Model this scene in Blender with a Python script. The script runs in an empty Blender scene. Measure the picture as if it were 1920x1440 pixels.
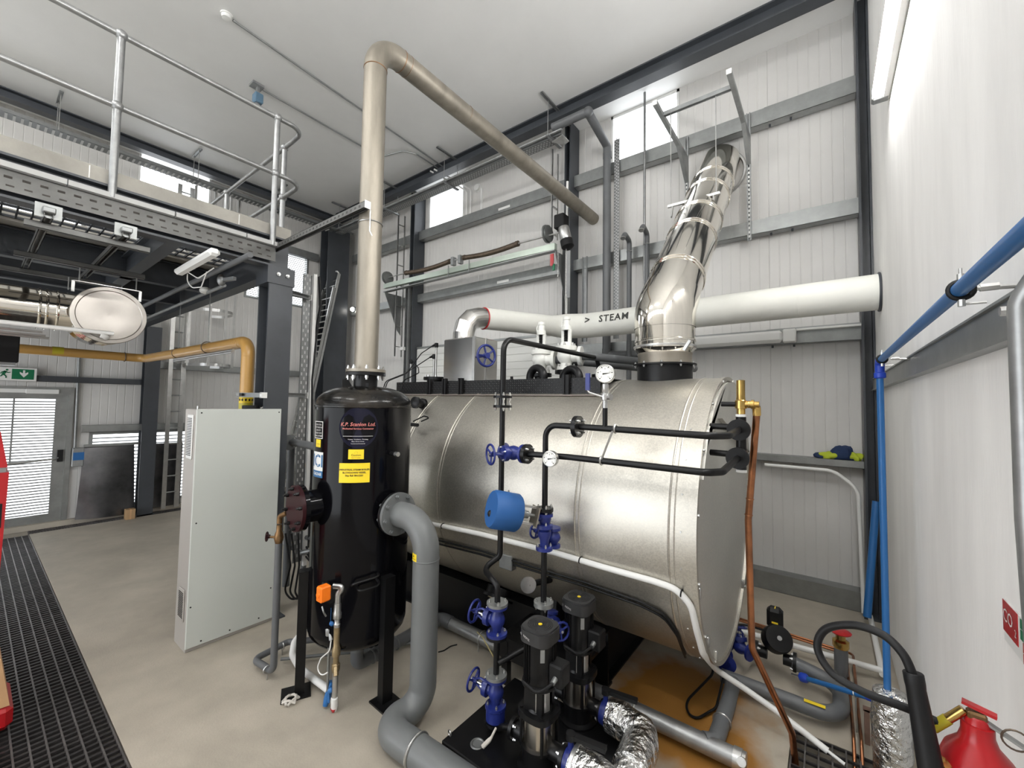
import bpy, math, random
from mathutils import Vector as V, Matrix

random.seed(7)
PI = math.pi
scene = bpy.context.scene
col = scene.collection

# ------------------------------------------------------------------ camera
FPX, IW, IH, CAMH = 775.33, 1920, 1440, 2.0
YAW, PITCH, ROLL = math.radians(37.23), math.radians(2.57), math.radians(0.921)
_fw = V((-math.sin(YAW) * math.cos(PITCH), math.cos(YAW) * math.cos(PITCH), math.sin(PITCH)))
_r = V((math.cos(YAW), math.sin(YAW), 0))
_u = _r.cross(_fw)
CR = math.cos(ROLL) * _r + math.sin(ROLL) * _u
CU = -math.sin(ROLL) * _r + math.cos(ROLL) * _u
CAM = V((0, 0, CAMH))
cd = bpy.data.cameras.new('camera')
cd.sensor_fit = 'HORIZONTAL'; cd.sensor_width = 36.0; cd.lens = FPX / IW * 36.0
cd.clip_start = 0.02; cd.clip_end = 200
cam = bpy.data.objects.new('camera', cd); col.objects.link(cam)
m = Matrix((CR, CU, -_fw)).transposed().to_4x4(); m.translation = CAM
cam.matrix_world = m
scene.camera = cam

# ------------------------------------------------------------------ world / exposure
w = bpy.data.worlds.new('overcast_sky'); scene.world = w; w.use_nodes = True
bg = w.node_tree.nodes['Background']
bg.inputs[0].default_value = (0.93, 0.965, 1.0, 1); bg.inputs[1].default_value = 2.7
scene.view_settings.view_transform = 'Standard'
scene.view_settings.look = 'None'
scene.view_settings.gamma = 1.0
scene.view_settings.exposure = 0.56
scene.view_settings.use_curve_mapping = False

# ------------------------------------------------------------------ pixel -> place
def ray(x, y):
    return CR * (x - IW / 2) + CU * (IH / 2 - y) + _fw * FPX
def at(x, y, ax, v):                                   # point of the sight line on the plane ax = v
    d = ray(x, y); i = 'xyz'.index(ax)
    return CAM + d * ((v - CAM[i]) / d[i])
def cylhit(x, y, cx, cy, r):                           # angle and height on an upright cylinder
    d = ray(x, y); ox, oy = CAM.x - cx, CAM.y - cy
    a = d.x * d.x + d.y * d.y; b = ox * d.x + oy * d.y; c = ox * ox + oy * oy - r * r
    t = (-b - math.sqrt(max(0, b * b - a * c))) / a
    p = CAM + d * t
    return math.atan2(p.y - cy, p.x - cx), p.z

# ------------------------------------------------------------------ materials
MATS = {}
def mat(name, rgb, rough=0.5, metal=0.0, var=0.0, vscale=4.0, bump=0.0, bscale=30.0, spec=0.5, rvar=0.0,
        emit=None, estr=0.0, coat=0.0, stretch=None, rgb2=None, thresh=None):
    if name in MATS: return MATS[name]
    M = bpy.data.materials.new(name); M.use_nodes = True
    nt = M.node_tree; N = nt.nodes; L = nt.links
    B = N['Principled BSDF']
    B.inputs['Base Color'].default_value = (*rgb, 1)
    B.inputs['Roughness'].default_value = rough
    B.inputs['Metallic'].default_value = metal
    B.inputs['Specular IOR Level'].default_value = spec
    B.inputs['Coat Weight'].default_value = coat
    if emit:
        B.inputs['Emission Color'].default_value = (*emit, 1); B.inputs['Emission Strength'].default_value = estr
    if var or bump or rvar or rgb2:
        tc = N.new('ShaderNodeTexCoord'); mp = N.new('ShaderNodeMapping')
        L.new(tc.outputs['Object'], mp.inputs[0])
        if stretch: mp.inputs['Scale'].default_value = stretch
    if var or rvar or rgb2:
        n = N.new('ShaderNodeTexNoise'); n.inputs['Scale'].default_value = vscale
        n.inputs['Detail'].default_value = 6; n.inputs['Roughness'].default_value = 0.62
        L.new(mp.outputs[0], n.inputs['Vector'])
        rp = N.new('ShaderNodeValToRGB')
        lo, hi = (0.32, 0.68) if thresh is None else thresh
        rp.color_ramp.elements[0].position = lo; rp.color_ramp.elements[1].position = hi
        c2 = rgb2 if rgb2 else tuple(min(1, c * (1 + var)) for c in rgb)
        c1 = rgb if rgb2 else tuple(c * (1 - var) for c in rgb)
        rp.color_ramp.elements[0].color = (*c1, 1); rp.color_ramp.elements[1].color = (*c2, 1)
        L.new(n.outputs['Fac'], rp.inputs[0]); L.new(rp.outputs[0], B.inputs['Base Color'])
        if rvar:
            mr = N.new('ShaderNodeMapRange'); mr.inputs['From Min'].default_value = 0.3; mr.inputs['From Max'].default_value = 0.7
            mr.inputs['To Min'].default_value = max(0.02, rough - rvar); mr.inputs['To Max'].default_value = min(1, rough + rvar)
            L.new(n.outputs['Fac'], mr.inputs['Value']); L.new(mr.outputs[0], B.inputs['Roughness'])
    if bump:
        n2 = N.new('ShaderNodeTexNoise'); n2.inputs['Scale'].default_value = bscale; n2.inputs['Detail'].default_value = 4
        L.new(mp.outputs[0], n2.inputs['Vector'])
        bp = N.new('ShaderNodeBump'); bp.inputs['Strength'].default_value = bump; bp.inputs['Distance'].default_value = 0.01
        L.new(n2.outputs['Fac'], bp.inputs['Height']); L.new(bp.outputs[0], B.inputs['Normal'])
    MATS[name] = M
    return M
def spangle(name, rgb, rough, vs, var):                # galvanised sheet: crystalline patches
    M = mat(name, rgb, rough, 1.0)
    nt = M.node_tree; N = nt.nodes; L = nt.links; B = N['Principled BSDF']
    tc = N.new('ShaderNodeTexCoord')
    vo = N.new('ShaderNodeTexVoronoi'); vo.inputs['Scale'].default_value = vs
    no = N.new('ShaderNodeTexNoise'); no.inputs['Scale'].default_value = 1.7; no.inputs['Detail'].default_value = 5
    L.new(tc.outputs['Object'], vo.inputs['Vector']); L.new(tc.outputs['Object'], no.inputs['Vector'])
    sp = N.new('ShaderNodeSeparateColor'); L.new(vo.outputs['Color'], sp.inputs[0])
    ad = N.new('ShaderNodeMath'); ad.operation = 'MULTIPLY_ADD'; ad.inputs[1].default_value = 0.45
    L.new(sp.outputs[0], ad.inputs[0]); L.new(no.outputs['Fac'], ad.inputs[2])
    rp = N.new('ShaderNodeValToRGB'); rp.color_ramp.elements[0].position = 0.4; rp.color_ramp.elements[1].position = 1.0
    rp.color_ramp.elements[0].color = (*[c * (1 - var) for c in rgb], 1)
    rp.color_ramp.elements[1].color = (*[min(1, c * (1 + var)) for c in rgb], 1)
    L.new(ad.outputs[0], rp.inputs[0]); L.new(rp.outputs[0], B.inputs['Base Color'])
    mr = N.new('ShaderNodeMapRange'); mr.inputs['From Min'].default_value = 0.3; mr.inputs['From Max'].default_value = 1.1
    mr.inputs['To Min'].default_value = rough - 0.07; mr.inputs['To Max'].default_value = rough + 0.07
    L.new(ad.outputs[0], mr.inputs[0]); L.new(mr.outputs[0], B.inputs['Roughness'])
    return M

C_ceil = mat('ceiling_sheet', (0.74, 0.74, 0.73), 0.55, var=0.03, vscale=1.2)
C_panel = mat('wall_panel_sheet', (0.62, 0.61, 0.59), 0.45, var=0.04, vscale=1.5)
C_white = mat('white_plaster', (0.84, 0.828, 0.81), 0.8, var=0.085, vscale=2.2, bump=0.15, bscale=60, stretch=(1, 1, 0.22))
C_conc = mat('floor_concrete', (0.40, 0.36, 0.295), 0.72, var=0.15, vscale=2.2, bump=0.12, bscale=90, rvar=0.1)
C_conc2 = mat('slab_concrete', (0.34, 0.325, 0.29), 0.85, var=0.2, vscale=3, bump=0.1)
def rust_floor():                                      # orange rust run-off dried on the slab beside the boiler base
    nt = C_conc.node_tree; N = nt.nodes; L = nt.links; B = N['Principled BSDF']
    base = B.inputs['Base Color'].links[0].from_socket
    g = N.new('ShaderNodeNewGeometry'); fac = None
    no = N.new('ShaderNodeTexNoise'); no.inputs['Scale'].default_value = 3.2; no.inputs['Detail'].default_value = 5
    L.new(g.outputs['Position'], no.inputs['Vector'])
    for (cx, cy, sx, sy) in ((-0.80, 3.02, 0.52, 0.62), (-0.50, 2.62, 0.26, 0.42)):
        mp = N.new('ShaderNodeMapping'); mp.vector_type = 'POINT'
        mp.inputs['Location'].default_value = (-cx / sx, -cy / sy, 0); mp.inputs['Scale'].default_value = (1 / sx, 1 / sy, 0)
        L.new(g.outputs['Position'], mp.inputs[0])
        ln = N.new('ShaderNodeVectorMath'); ln.operation = 'LENGTH'; L.new(mp.outputs[0], ln.inputs[0])
        a = N.new('ShaderNodeMath'); a.operation = 'MULTIPLY_ADD'; a.inputs[1].default_value = 1.3; L.new(no.outputs['Fac'], a.inputs[0]); L.new(ln.outputs['Value'], a.inputs[2])
        mr = N.new('ShaderNodeMapRange'); mr.inputs['From Min'].default_value = 1.25; mr.inputs['From Max'].default_value = 1.75
        mr.inputs['To Min'].default_value = 1.0; mr.inputs['To Max'].default_value = 0.0
        L.new(a.outputs[0], mr.inputs[0])
        if fac is None: fac = mr.outputs[0]
        else:
            x = N.new('ShaderNodeMath'); x.operation = 'MAXIMUM'; L.new(fac, x.inputs[0]); L.new(mr.outputs[0], x.inputs[1]); fac = x.outputs[0]
    mx = N.new('ShaderNodeMix'); mx.data_type = 'RGBA'
    L.new(fac, mx.inputs['Factor']); L.new(base, mx.inputs['A']); mx.inputs['B'].default_value = (0.30, 0.135, 0.02, 1)
    L.new(mx.outputs['Result'], B.inputs['Base Color'])
rust_floor()
C_anth = mat('anthracite_steel', (0.045, 0.05, 0.058), 0.42, var=0.15, vscale=3)
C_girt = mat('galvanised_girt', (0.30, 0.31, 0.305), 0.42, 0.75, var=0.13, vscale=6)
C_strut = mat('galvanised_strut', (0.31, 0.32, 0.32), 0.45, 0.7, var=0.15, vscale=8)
C_zinc = mat('bright_zinc', (0.52, 0.52, 0.51), 0.3, 0.9, var=0.1, vscale=12)
C_galv = spangle('galvanised_cladding', (0.56, 0.535, 0.48), 0.42, 140, 0.14)
C_galv2 = spangle('galvanised_end_plate', (0.66, 0.65, 0.61), 0.52, 120, 0.08)
C_gpipe = mat('galvanised_pipe', (0.33, 0.335, 0.335), 0.40, 0.8, var=0.16, vscale=10)
C_stain = mat('dull_stainless', (0.30, 0.272, 0.228), 0.5, 0.8, var=0.2, vscale=3.0, stretch=(3, 3, 0.6), bump=0.05, bscale=20, rvar=0.08)
C_weld = mat('weld_heat_tint', (0.22, 0.12, 0.06), 0.4, 0.7, var=0.3, vscale=20)
C_pol = mat('polished_stainless', (0.80, 0.765, 0.70), 0.07, 1.0, var=0.04, vscale=3, bump=0.04, bscale=5)
C_alu = mat('aluminium_cladding', (0.72, 0.71, 0.69), 0.2, 1.0, var=0.06, vscale=2, bump=0.05, bscale=4)
C_blackg = mat('black_gloss_paint', (0.003, 0.003, 0.004), 0.10, 0.0, spec=0.17, bump=0.02, bscale=8, rvar=0.03)
C_dust = mat('dusty_black_paint', (0.005, 0.005, 0.005), 0.2, spec=0.28, rgb2=(0.035, 0.029, 0.023), vscale=3.0, thresh=(0.45, 0.72))
C_black = mat('black_satin_paint', (0.0045, 0.0045, 0.005), 0.36, 0.0, spec=0.3, var=0.2, vscale=10)
C_rub = mat('black_rubber', (0.006, 0.006, 0.0065), 0.5, spec=0.3)
C_grey = mat('grey_pipe_paint', (0.135, 0.142, 0.142), 0.42, var=0.05, vscale=6)
C_greyd = mat('grey_plastic_pipe', (0.11, 0.115, 0.12), 0.45, var=0.08, vscale=6)
C_bluev = mat('blue_valve_paint', (0.012, 0.022, 0.155), 0.36, var=0.12, vscale=12)
C_bluea = mat('blue_actuator_plastic', (0.012, 0.085, 0.27), 0.6)
C_bluep = mat('blue_pipe_plastic', (0.018, 0.125, 0.35), 0.38)
C_yel = mat('ochre_gas_paint', (0.44, 0.25, 0.07), 0.28, var=0.05, vscale=4)
C_yl = mat('yellow_label', (0.85, 0.62, 0.02), 0.5)
C_yb = mat('olive_yellow_band', (0.45, 0.38, 0.02), 0.4)
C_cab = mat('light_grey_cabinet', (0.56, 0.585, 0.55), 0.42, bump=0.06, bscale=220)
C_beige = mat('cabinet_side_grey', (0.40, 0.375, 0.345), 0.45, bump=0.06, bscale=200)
C_cop = mat('copper', (0.52, 0.215, 0.10), 0.3, 1.0, rgb2=(0.20, 0.10, 0.06), vscale=5, thresh=(0.40, 0.70))
C_bra = mat('brass', (0.60, 0.40, 0.13), 0.26, 1.0, var=0.2, vscale=15)
C_wht = mat('white_plastic', (0.76, 0.76, 0.74), 0.4)
C_lag = mat('white_pipe_lagging', (0.72, 0.72, 0.67), 0.6, var=0.04, vscale=3)
C_cast = mat('white_cast_paint', (0.70, 0.70, 0.66), 0.35, var=0.08, vscale=8)
C_red = mat('red_gloss_paint', (0.40, 0.010, 0.014), 0.28)
C_maroon = mat('maroon_primer', (0.026, 0.004, 0.006), 0.4, spec=0.25)
C_or = mat('orange_plastic', (0.95, 0.20, 0.008), 0.4)
C_foil = mat('crinkled_foil', (0.78, 0.78, 0.77), 0.2, 1.0, bump=1.0, bscale=26)
C_foil.node_tree.nodes['Bump'].inputs['Distance'].default_value = 0.03
C_tray = mat('perforated_tray_steel', (0.20, 0.205, 0.205), 0.45, 0.7, var=0.12)
C_strip = mat('pale_grey_strip', (0.42, 0.42, 0.41), 0.5)
C_brace = mat('dark_strut_steel', (0.13, 0.13, 0.125), 0.5, 0.6, var=0.15)  # darker grey for the stack brace, edge tray and under-deck struts
C_tarn = mat('tarnished_brass', (0.22, 0.13, 0.06), 0.42, 0.8, var=0.25, vscale=18)
C_dullb = mat('dull_brass', (0.33, 0.25, 0.14), 0.4, 0.8, var=0.2, vscale=18)
C_green = mat('green_sign', (0.0, 0.15, 0.06), 0.45)
C_spring = mat('oiled_spring_steel', (0.13, 0.10, 0.075), 0.45, 0.7, var=0.2, vscale=20)
C_wood = mat('pale_timber', (0.55, 0.33, 0.17), 0.6, var=0.1)
C_card = mat('brown_cardboard', (0.42, 0.27, 0.14), 0.7)
C_rail = mat('green_zinc_rail', (0.50, 0.57, 0.50), 0.3, 0.7, var=0.12, vscale=2)
C_grat = mat('weathered_grating', (0.055, 0.05, 0.05), 0.5, 0.6, var=0.3, vscale=8)
C_gratl = mat('worn_grating_edge', (0.15, 0.14, 0.135), 0.5, 0.6, var=0.25, vscale=8)
C_pit = mat('dark_pit_fill', (0.05, 0.045, 0.04), 0.9)  # near-black for the trench bottom and the edge tray slots
C_lens = mat('lamp_tube_glow', (1, 1, 1), 0.4, emit=(1.0, 0.99, 0.97), estr=66.0)
C_lensoff = mat('lamp_diffuser', (0.80, 0.80, 0.78), 0.35)
C_spot = mat('bulkhead_lamp_glow', (1, 1, 1), 0.4, emit=(1.0, 0.96, 0.88), estr=12.0)
C_dial = mat('gauge_dial', (0.78, 0.78, 0.74), 0.35)
C_navy = mat('navy_badge', (0.004, 0.004, 0.016), 0.2, spec=0.3)
C_txt_r = mat('red_print', (0.50, 0.15, 0.13), 0.5)
C_txt_w = mat('white_print', (0.70, 0.68, 0.66), 0.5)
C_txt_k = mat('black_print', (0.015, 0.015, 0.012), 0.5)
C_txt_b = mat('blue_print', (0.02, 0.12, 0.28), 0.5)
C_hiviz = mat('hi_viz_yellow_cloth', (0.42, 0.50, 0.03), 0.8)
C_navyc = mat('navy_cloth', (0.012, 0.03, 0.09), 0.85)
C_tape = mat('torn_white_wrap', (0.55, 0.52, 0.47), 0.8)
def glass_mat():
    M = bpy.data.materials.new('window_glass'); M.use_nodes = True
    nt = M.node_tree; nt.nodes.clear()
    o = nt.nodes.new('ShaderNodeOutputMaterial'); mx = nt.nodes.new('ShaderNodeMixShader')
    t = nt.nodes.new('ShaderNodeBsdfTransparent'); g = nt.nodes.new('ShaderNodeBsdfGlossy'); g.inputs['Roughness'].default_value = 0.03
    mx.inputs[0].default_value = 0.07
    nt.links.new(t.outputs[0], mx.inputs[1]); nt.links.new(g.outputs[0], mx.inputs[2]); nt.links.new(mx.outputs[0], o.inputs[0])
    return M
C_glass = glass_mat()

# ------------------------------------------------------------------ mesh builder
def basis(d):
    d = V(d).normalized()
    a = V((0, 0, 1)) if abs(d.z) < 0.9 else V((1, 0, 0))
    u = d.cross(a).normalized(); return u, d.cross(u).normalized() if False else u.cross(d) * -1
def fillet(pts, rad, n=7):
    pts = [V(p) for p in pts]
    if rad <= 0 or len(pts) < 3: return pts
    out = [pts[0]]
    for i in range(1, len(pts) - 1):
        P = pts[i]; a = pts[i - 1] - P; b = pts[i + 1] - P
        la, lb = a.length, b.length
        if la < 1e-6 or lb < 1e-6: continue
        a /= la; b /= lb
        th = math.acos(max(-1, min(1, a.dot(b))))
        if th > PI - 0.02: out.append(P); continue
        lim = 0.49 * min(la, lb) if 1 < i < len(pts) - 2 else (0.95 * min(la if i == 1 else la * .5, lb if i == len(pts) - 2 else lb * .5))
        t = min(rad / math.tan(th / 2), lim); r = t * math.tan(th / 2)
        c = P + (a + b).normalized() * (r / math.sin(th / 2))
        s = P + a * t - c; e = P + b * t - c
        ang = s.angle(e) if s.length > 1e-9 else 0
        for k in range(n + 1):
            f = k / n
            if ang < 1e-5: q = s
            else: q = (s * math.sin((1 - f) * ang) + e * math.sin(f * ang)) / math.sin(ang)
            out.append(c + q)
    out.append(pts[-1])
    return out

class MB:
    def __init__(s): s.v = []; s.f = []
    def add(s, vs, fs):
        o = len(s.v); s.v += [V(p) for p in vs]; s.f += [[i + o for i in f] for f in fs]; return s
    def box(s, x0, x1, y0, y1, z0, z1):
        return s.add([(x0, y0, z0), (x1, y0, z0), (x1, y1, z0), (x0, y1, z0), (x0, y0, z1), (x1, y0, z1), (x1, y1, z1), (x0, y1, z1)],
                     [(0, 3, 2, 1), (4, 5, 6, 7), (0, 1, 5, 4), (1, 2, 6, 5), (2, 3, 7, 6), (3, 0, 4, 7)])
    def bev(s, x0, x1, y0, y1, z0, z1, b):             # box with chamfered upright and horizontal edges
        xs, ys, zs = (x0, x1), (y0, y1), (z0, z1); vs = []; idx = {}
        for i in (0, 1):
            for j in (0, 1):
                for k in (0, 1):
                    sx, sy, sz = (1 - 2 * i) * b, (1 - 2 * j) * b, (1 - 2 * k) * b
                    for ax in range(3):
                        p = [xs[i] + sx, ys[j] + sy, zs[k] + sz]; p[ax] = (xs, ys, zs)[ax][(i, j, k)[ax]]
                        idx[(i, j, k, ax)] = len(vs); vs.append(p)
        fs = []
        for ax in range(3):
            for q in (0, 1):
                o = [a for a in range(3) if a != ax]; f = []
                for (a, b2) in ((0, 0), (1, 0), (1, 1), (0, 1)):
                    c = [0, 0, 0]; c[ax] = q; c[o[0]] = a; c[o[1]] = b2; f.append(idx[(*c, ax)])
                flip = (q == 0) ^ (ax == 1)
                fs.append(f[::-1] if flip else f)
        for ax in range(3):                            # edges parallel to ax
            o = [a for a in range(3) if a != ax]
            for a in (0, 1):
                for b2 in (0, 1):
                    c0 = [0, 0, 0]; c1 = [0, 0, 0]; c1[ax] = 1
                    for c in (c0, c1): c[o[0]] = a; c[o[1]] = b2
                    f = [idx[(*c0, o[0])], idx[(*c1, o[0])], idx[(*c1, o[1])], idx[(*c0, o[1])]]
                    flip = (a == b2) ^ (ax == 1)
                    fs.append(f[::-1] if flip else f)
        for i in (0, 1):
            for j in (0, 1):
                for k in (0, 1):
                    f = [idx[(i, j, k, 0)], idx[(i, j, k, 1)], idx[(i, j, k, 2)]]
                    fs.append(f if (i + j + k) % 2 == 1 else f[::-1])
        return s.add(vs, fs)
    def bar(s, p0, p1, wd, ht, up=(0, 0, 1)):          # rectangular bar between two points
        p0, p1 = V(p0), V(p1); d = (p1 - p0).normalized(); up = V(up)
        if abs(d.dot(up)) > 0.98: up = V((1, 0, 0)) if abs(d.x) < .9 else V((0, 1, 0))
        sd = d.cross(up).normalized() * (wd / 2); u = sd.normalized().cross(d) * (ht / 2)
        vs = [p + a * sd + b * u for p in (p0, p1) for (a, b) in ((-1, -1), (1, -1), (1, 1), (-1, 1))]
        return s.add(vs, [(0, 1, 2, 3), (7, 6, 5, 4), (0, 4, 5, 1), (1, 5, 6, 2), (2, 6, 7, 3), (3, 7, 4, 0)])
    def chan(s, p0, p1, wd, ht, t=0.004, up=(0, 0, 1), lip=0.0):   # U channel open towards up
        p0, p1 = V(p0), V(p1); d = (p1 - p0).normalized(); up = V(up); up = (up - d * up.dot(d)).normalized()
        sd = d.cross(up).normalized()
        s.bar(p0 - up * (ht / 2 - t / 2), p1 - up * (ht / 2 - t / 2), wd, t, up)
        for q in (-1, 1): s.bar(p0 + sd * q * (wd / 2 - t / 2), p1 + sd * q * (wd / 2 - t / 2), t, ht, up)
        if lip:
            for q in (-1, 1): s.bar(p0 + sd * q * (wd / 2 - lip / 2) + up * (ht / 2 - t / 2), p1 + sd * q * (wd / 2 - lip / 2) + up * (ht / 2 - t / 2), lip, t, up)
        return s
    def ibeam(s, p0, p1, wd, ht, tf, tw, up=(0, 0, 1)):
        p0, p1 = V(p0), V(p1); d = (p1 - p0).normalized(); up = V(up); up = (up - d * up.dot(d)).normalized()
        for q in (-1, 1): s.bar(p0 + up * q * (ht / 2 - tf / 2), p1 + up * q * (ht / 2 - tf / 2), wd, tf, up)
        s.bar(p0, p1, tw, ht - 2 * tf, up); return s
    def ring(s, c, u, v, r, n):
        return [c + u * (r * math.cos(2 * PI * i / n)) + v * (r * math.sin(2 * PI * i / n)) for i in range(n)]
    def lathe(s, o, ax, prof, n=24, cap=True):         # prof: (radius, height along ax)
        o = V(o); d = V(ax).normalized(); a = V((0, 0, 1)) if abs(d.z) < 0.9 else V((1, 0, 0))
        u = a.cross(d).normalized(); v = d.cross(u)
        vs = []; fs = []
        for (r, h) in prof: vs += s.ring(o + d * h, u, v, max(r, 1e-5), n)
        for k in range(len(prof) - 1):
            for i in range(n):
                j = (i + 1) % n; fs.append((k * n + i, k * n + j, (k + 1) * n + j, (k + 1) * n + i))
        if cap:
            fs.append(tuple(range(n - 1, -1, -1))); e = (len(prof) - 1) * n; fs.append(tuple(range(e, e + n)))
        return s.add(vs, fs)
    def cyl(s, p0, p1, r, n=16, r2=None):
        p0, p1 = V(p0), V(p1); d = p1 - p0
        return s.lathe(p0, d, [(r, 0), (r if r2 is None else r2, d.length)], n)
    def tube(s, pts, r, n=14, fil=0.0, cap=True, k=7):
        P = fillet(pts, fil, k); Q = [P[0]]
        for p in P[1:]:
            if (p - Q[-1]).length > 1e-5: Q.append(p)
        P = Q; m_ = len(P)
        T = [(P[min(i + 1, m_ - 1)] - P[max(i - 1, 0)]).normalized() for i in range(m_)]
        a = V((0, 0, 1)) if abs(T[0].z) < 0.9 else V((1, 0, 0))
        u = T[0].cross(a).normalized(); vs = []; fs = []
        for i in range(m_):
            u = (u - T[i] * u.dot(T[i])).normalized(); v = T[i].cross(u)
            rr = r if not callable(r) else r(i / (m_ - 1))
            vs += s.ring(P[i], u, v, rr, n)
        for q in range(m_ - 1):
            for i in range(n):
                j = (i + 1) % n; fs.append((q * n + i, q * n + j, (q + 1) * n + j, (q + 1) * n + i))
        if cap:
            fs.append(tuple(range(n - 1, -1, -1))); e = (m_ - 1) * n; fs.append(tuple(range(e, e + n)))
        return s.add(vs, fs)
    def torus(s, c, ax, R, r, n=28, k=8, a0=0, a1=2 * PI, ref=None):
        c = V(c); d = V(ax).normalized(); a = V(ref) if ref else (V((0, 0, 1)) if abs(d.z) < 0.9 else V((1, 0, 0)))
        u = (a - d * a.dot(d)).normalized(); v = d.cross(u); full = abs(a1 - a0 - 2 * PI) < 1e-6
        pts = [c + u * (R * math.cos(a0 + (a1 - a0) * i / n)) + v * (R * math.sin(a0 + (a1 - a0) * i / n)) for i in range(n + (0 if full else 1))]
        if not full: return s.tube(pts, r, k)
        vs = []; fs = []
        for i, p in enumerate(pts):
            o = (p - c).normalized()
            vs += [p + o * (r * math.cos(2 * PI * j / k)) + d * (r * math.sin(2 * PI * j / k)) for j in range(k)]
        for i in range(n):
            for j in range(k):
                i2, j2 = (i + 1) % n, (j + 1) % k
                fs.append((i * k + j, i2 * k + j, i2 * k + j2, i * k + j2))
        return s.add(vs, fs)
    def ball(s, c, r, n=14, k=8, sc=(1, 1, 1)):
        c = V(c); vs = []; fs = []
        for i in range(k + 1):
            a = -PI / 2 + PI * i / k
            vs += [c + V((r * sc[0] * max(math.cos(a), 1e-4) * math.cos(2 * PI * j / n), r * sc[1] * max(math.cos(a), 1e-4) * math.sin(2 * PI * j / n), r * sc[2] * math.sin(a))) for j in range(n)]
        for i in range(k):
            for j in range(n):
                j2 = (j + 1) % n; fs.append((i * n + j, i * n + j2, (i + 1) * n + j2, (i + 1) * n + j))
        return s.add(vs, fs)
    def prism(s, poly, ext):                           # polygon extruded along a vector
        poly = [V(p) for p in poly]; ext = V(ext); n = len(poly)
        return s.add(poly + [p + ext for p in poly], [tuple(range(n - 1, -1, -1)), tuple(range(n, 2 * n))] + [(i, (i + 1) % n, (i + 1) % n + n, i + n) for i in range(n)])
    def bolts(s, c, ax, R, n, r=0.009, l=0.03, ph=0.0, both=None):   # hexagon bolt heads round a flange
        c = V(c); d = V(ax).normalized(); a = V((0, 0, 1)) if abs(d.z) < 0.9 else V((1, 0, 0))
        u = a.cross(d).normalized(); v = d.cross(u)
        for i in range(n):
            t = ph + 2 * PI * i / n; p = c + u * (R * math.cos(t)) + v * (R * math.sin(t))
            s.lathe(p - d * 0.002, d, [(r, 0), (r, l * .6), (r * .6, l * .62), (r * .6, l)], 6)
            if both: s.lathe(p - d * (both - .002), -d, [(r, 0), (r, l * .6), (r * .6, l * .62), (r * .6, l)], 6)
        return s
    def build(s, name, mt, parent=None, smooth=38, origin=None, kind=None, label=None):
        me = bpy.data.meshes.new(name)
        off = V((0, 0, 0))
        if parent is not None: off = worldloc(parent)
        else:
            if origin is not None: off = V(origin)
            else:
                xs = [p.x for p in s.v]; ys = [p.y for p in s.v]; zs = [p.z for p in s.v]
                off = V(((min(xs) + max(xs)) / 2, (min(ys) + max(ys)) / 2, min(zs)))
        me.from_pydata([p - off for p in s.v], [], s.f); me.update()
        if smooth:
            me.shade_smooth(); me.set_sharp_from_angle(angle=math.radians(smooth))
        me.materials.append(mt)
        o = bpy.data.objects.new(name, me); col.objects.link(o)
        if parent is not None: o.parent = parent
        else: o.location = off
        if kind: o['kind'] = kind
        if label: o['label'] = label
        return o
def worldloc(o):
    p = V(o.location)
    while o.parent: o = o.parent; p += V(o.location)
    return p
def thing(name, label, cat, loc, group=None):
    o = bpy.data.objects.new(name, None); col.objects.link(o); o.location = V(loc); o.empty_display_size = 0.1
    o['label'] = label; o['category'] = cat
    if group: o['group'] = group
    return o
def tag(o, label, cat, group=None):
    o['label'] = label; o['category'] = cat
    if group: o['group'] = group
    return o
def struct(mb, name, mt, parent=None, smooth=38, label=None):
    o = mb.build(name, mt, parent, smooth)
    if parent is None: o['kind'] = 'structure'
    if label: o['label'] = label
    return o
def copy_tree(o, parent=None):
    c = o.copy(); col.objects.link(c); c.parent = parent
    for ch in o.children: copy_tree(ch, c)
    return c
def text_mb(s, size, mapper, spacing=1.0, shear=0.0, bold=0.0):   # lettering as mesh, centred, mapped on a surface
    cu = bpy.data.curves.new('lettering', 'FONT'); cu.body = s; cu.size = size; cu.align_x = 'CENTER'; cu.align_y = 'CENTER'
    cu.space_character = spacing; cu.shear = shear; cu.offset = bold; cu.resolution_u = 2
    ob = bpy.data.objects.new('lettering', cu); col.objects.link(ob)
    dg = bpy.context.evaluated_depsgraph_get(); dg.update()
    me = bpy.data.meshes.new_from_object(ob.evaluated_get(dg))
    mb = MB(); mb.add([mapper(v.co.x, v.co.y) for v in me.vertices], [list(p.vertices) for p in me.polygons])
    bpy.data.objects.remove(ob); bpy.data.curves.remove(cu); bpy.data.meshes.remove(me)
    return mb
def plane_map(o, u, v):
    o, u, v = V(o), V(u), V(v)
    return lambda x, y: o + u * x + v * y
def cyl_map(cx, cy, r, a0, z0):
    return lambda x, y: V((cx + r * math.cos(a0 + x / r), cy + r * math.sin(a0 + x / r), z0 + y))
def curved_plate(cx, cy, r, a0, z0, wd, ht, n=8, t=0.002):   # small label bent round an upright cylinder
    mb = MB(); vs = []
    for k in range(n + 1):
        a = a0 + (k / n - .5) * wd / r
        for rr in (r, r + t):
            for z in (z0 - ht / 2, z0 + ht / 2): vs.append((cx + rr * math.cos(a), cy + rr * math.sin(a), z))
    fs = []
    for k in range(n):
        b = k * 4; c = b + 4
        fs += [(b + 2, c + 2, c + 3, b + 3), (b, b + 1, c + 1, c), (b + 1, b + 3, c + 3, c + 1), (b, c, c + 2, b + 2)]
    fs += [(0, 2, 3, 1), (n * 4, n * 4 + 1, n * 4 + 3, n * 4 + 2)]
    return mb.add(vs, fs)

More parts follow.
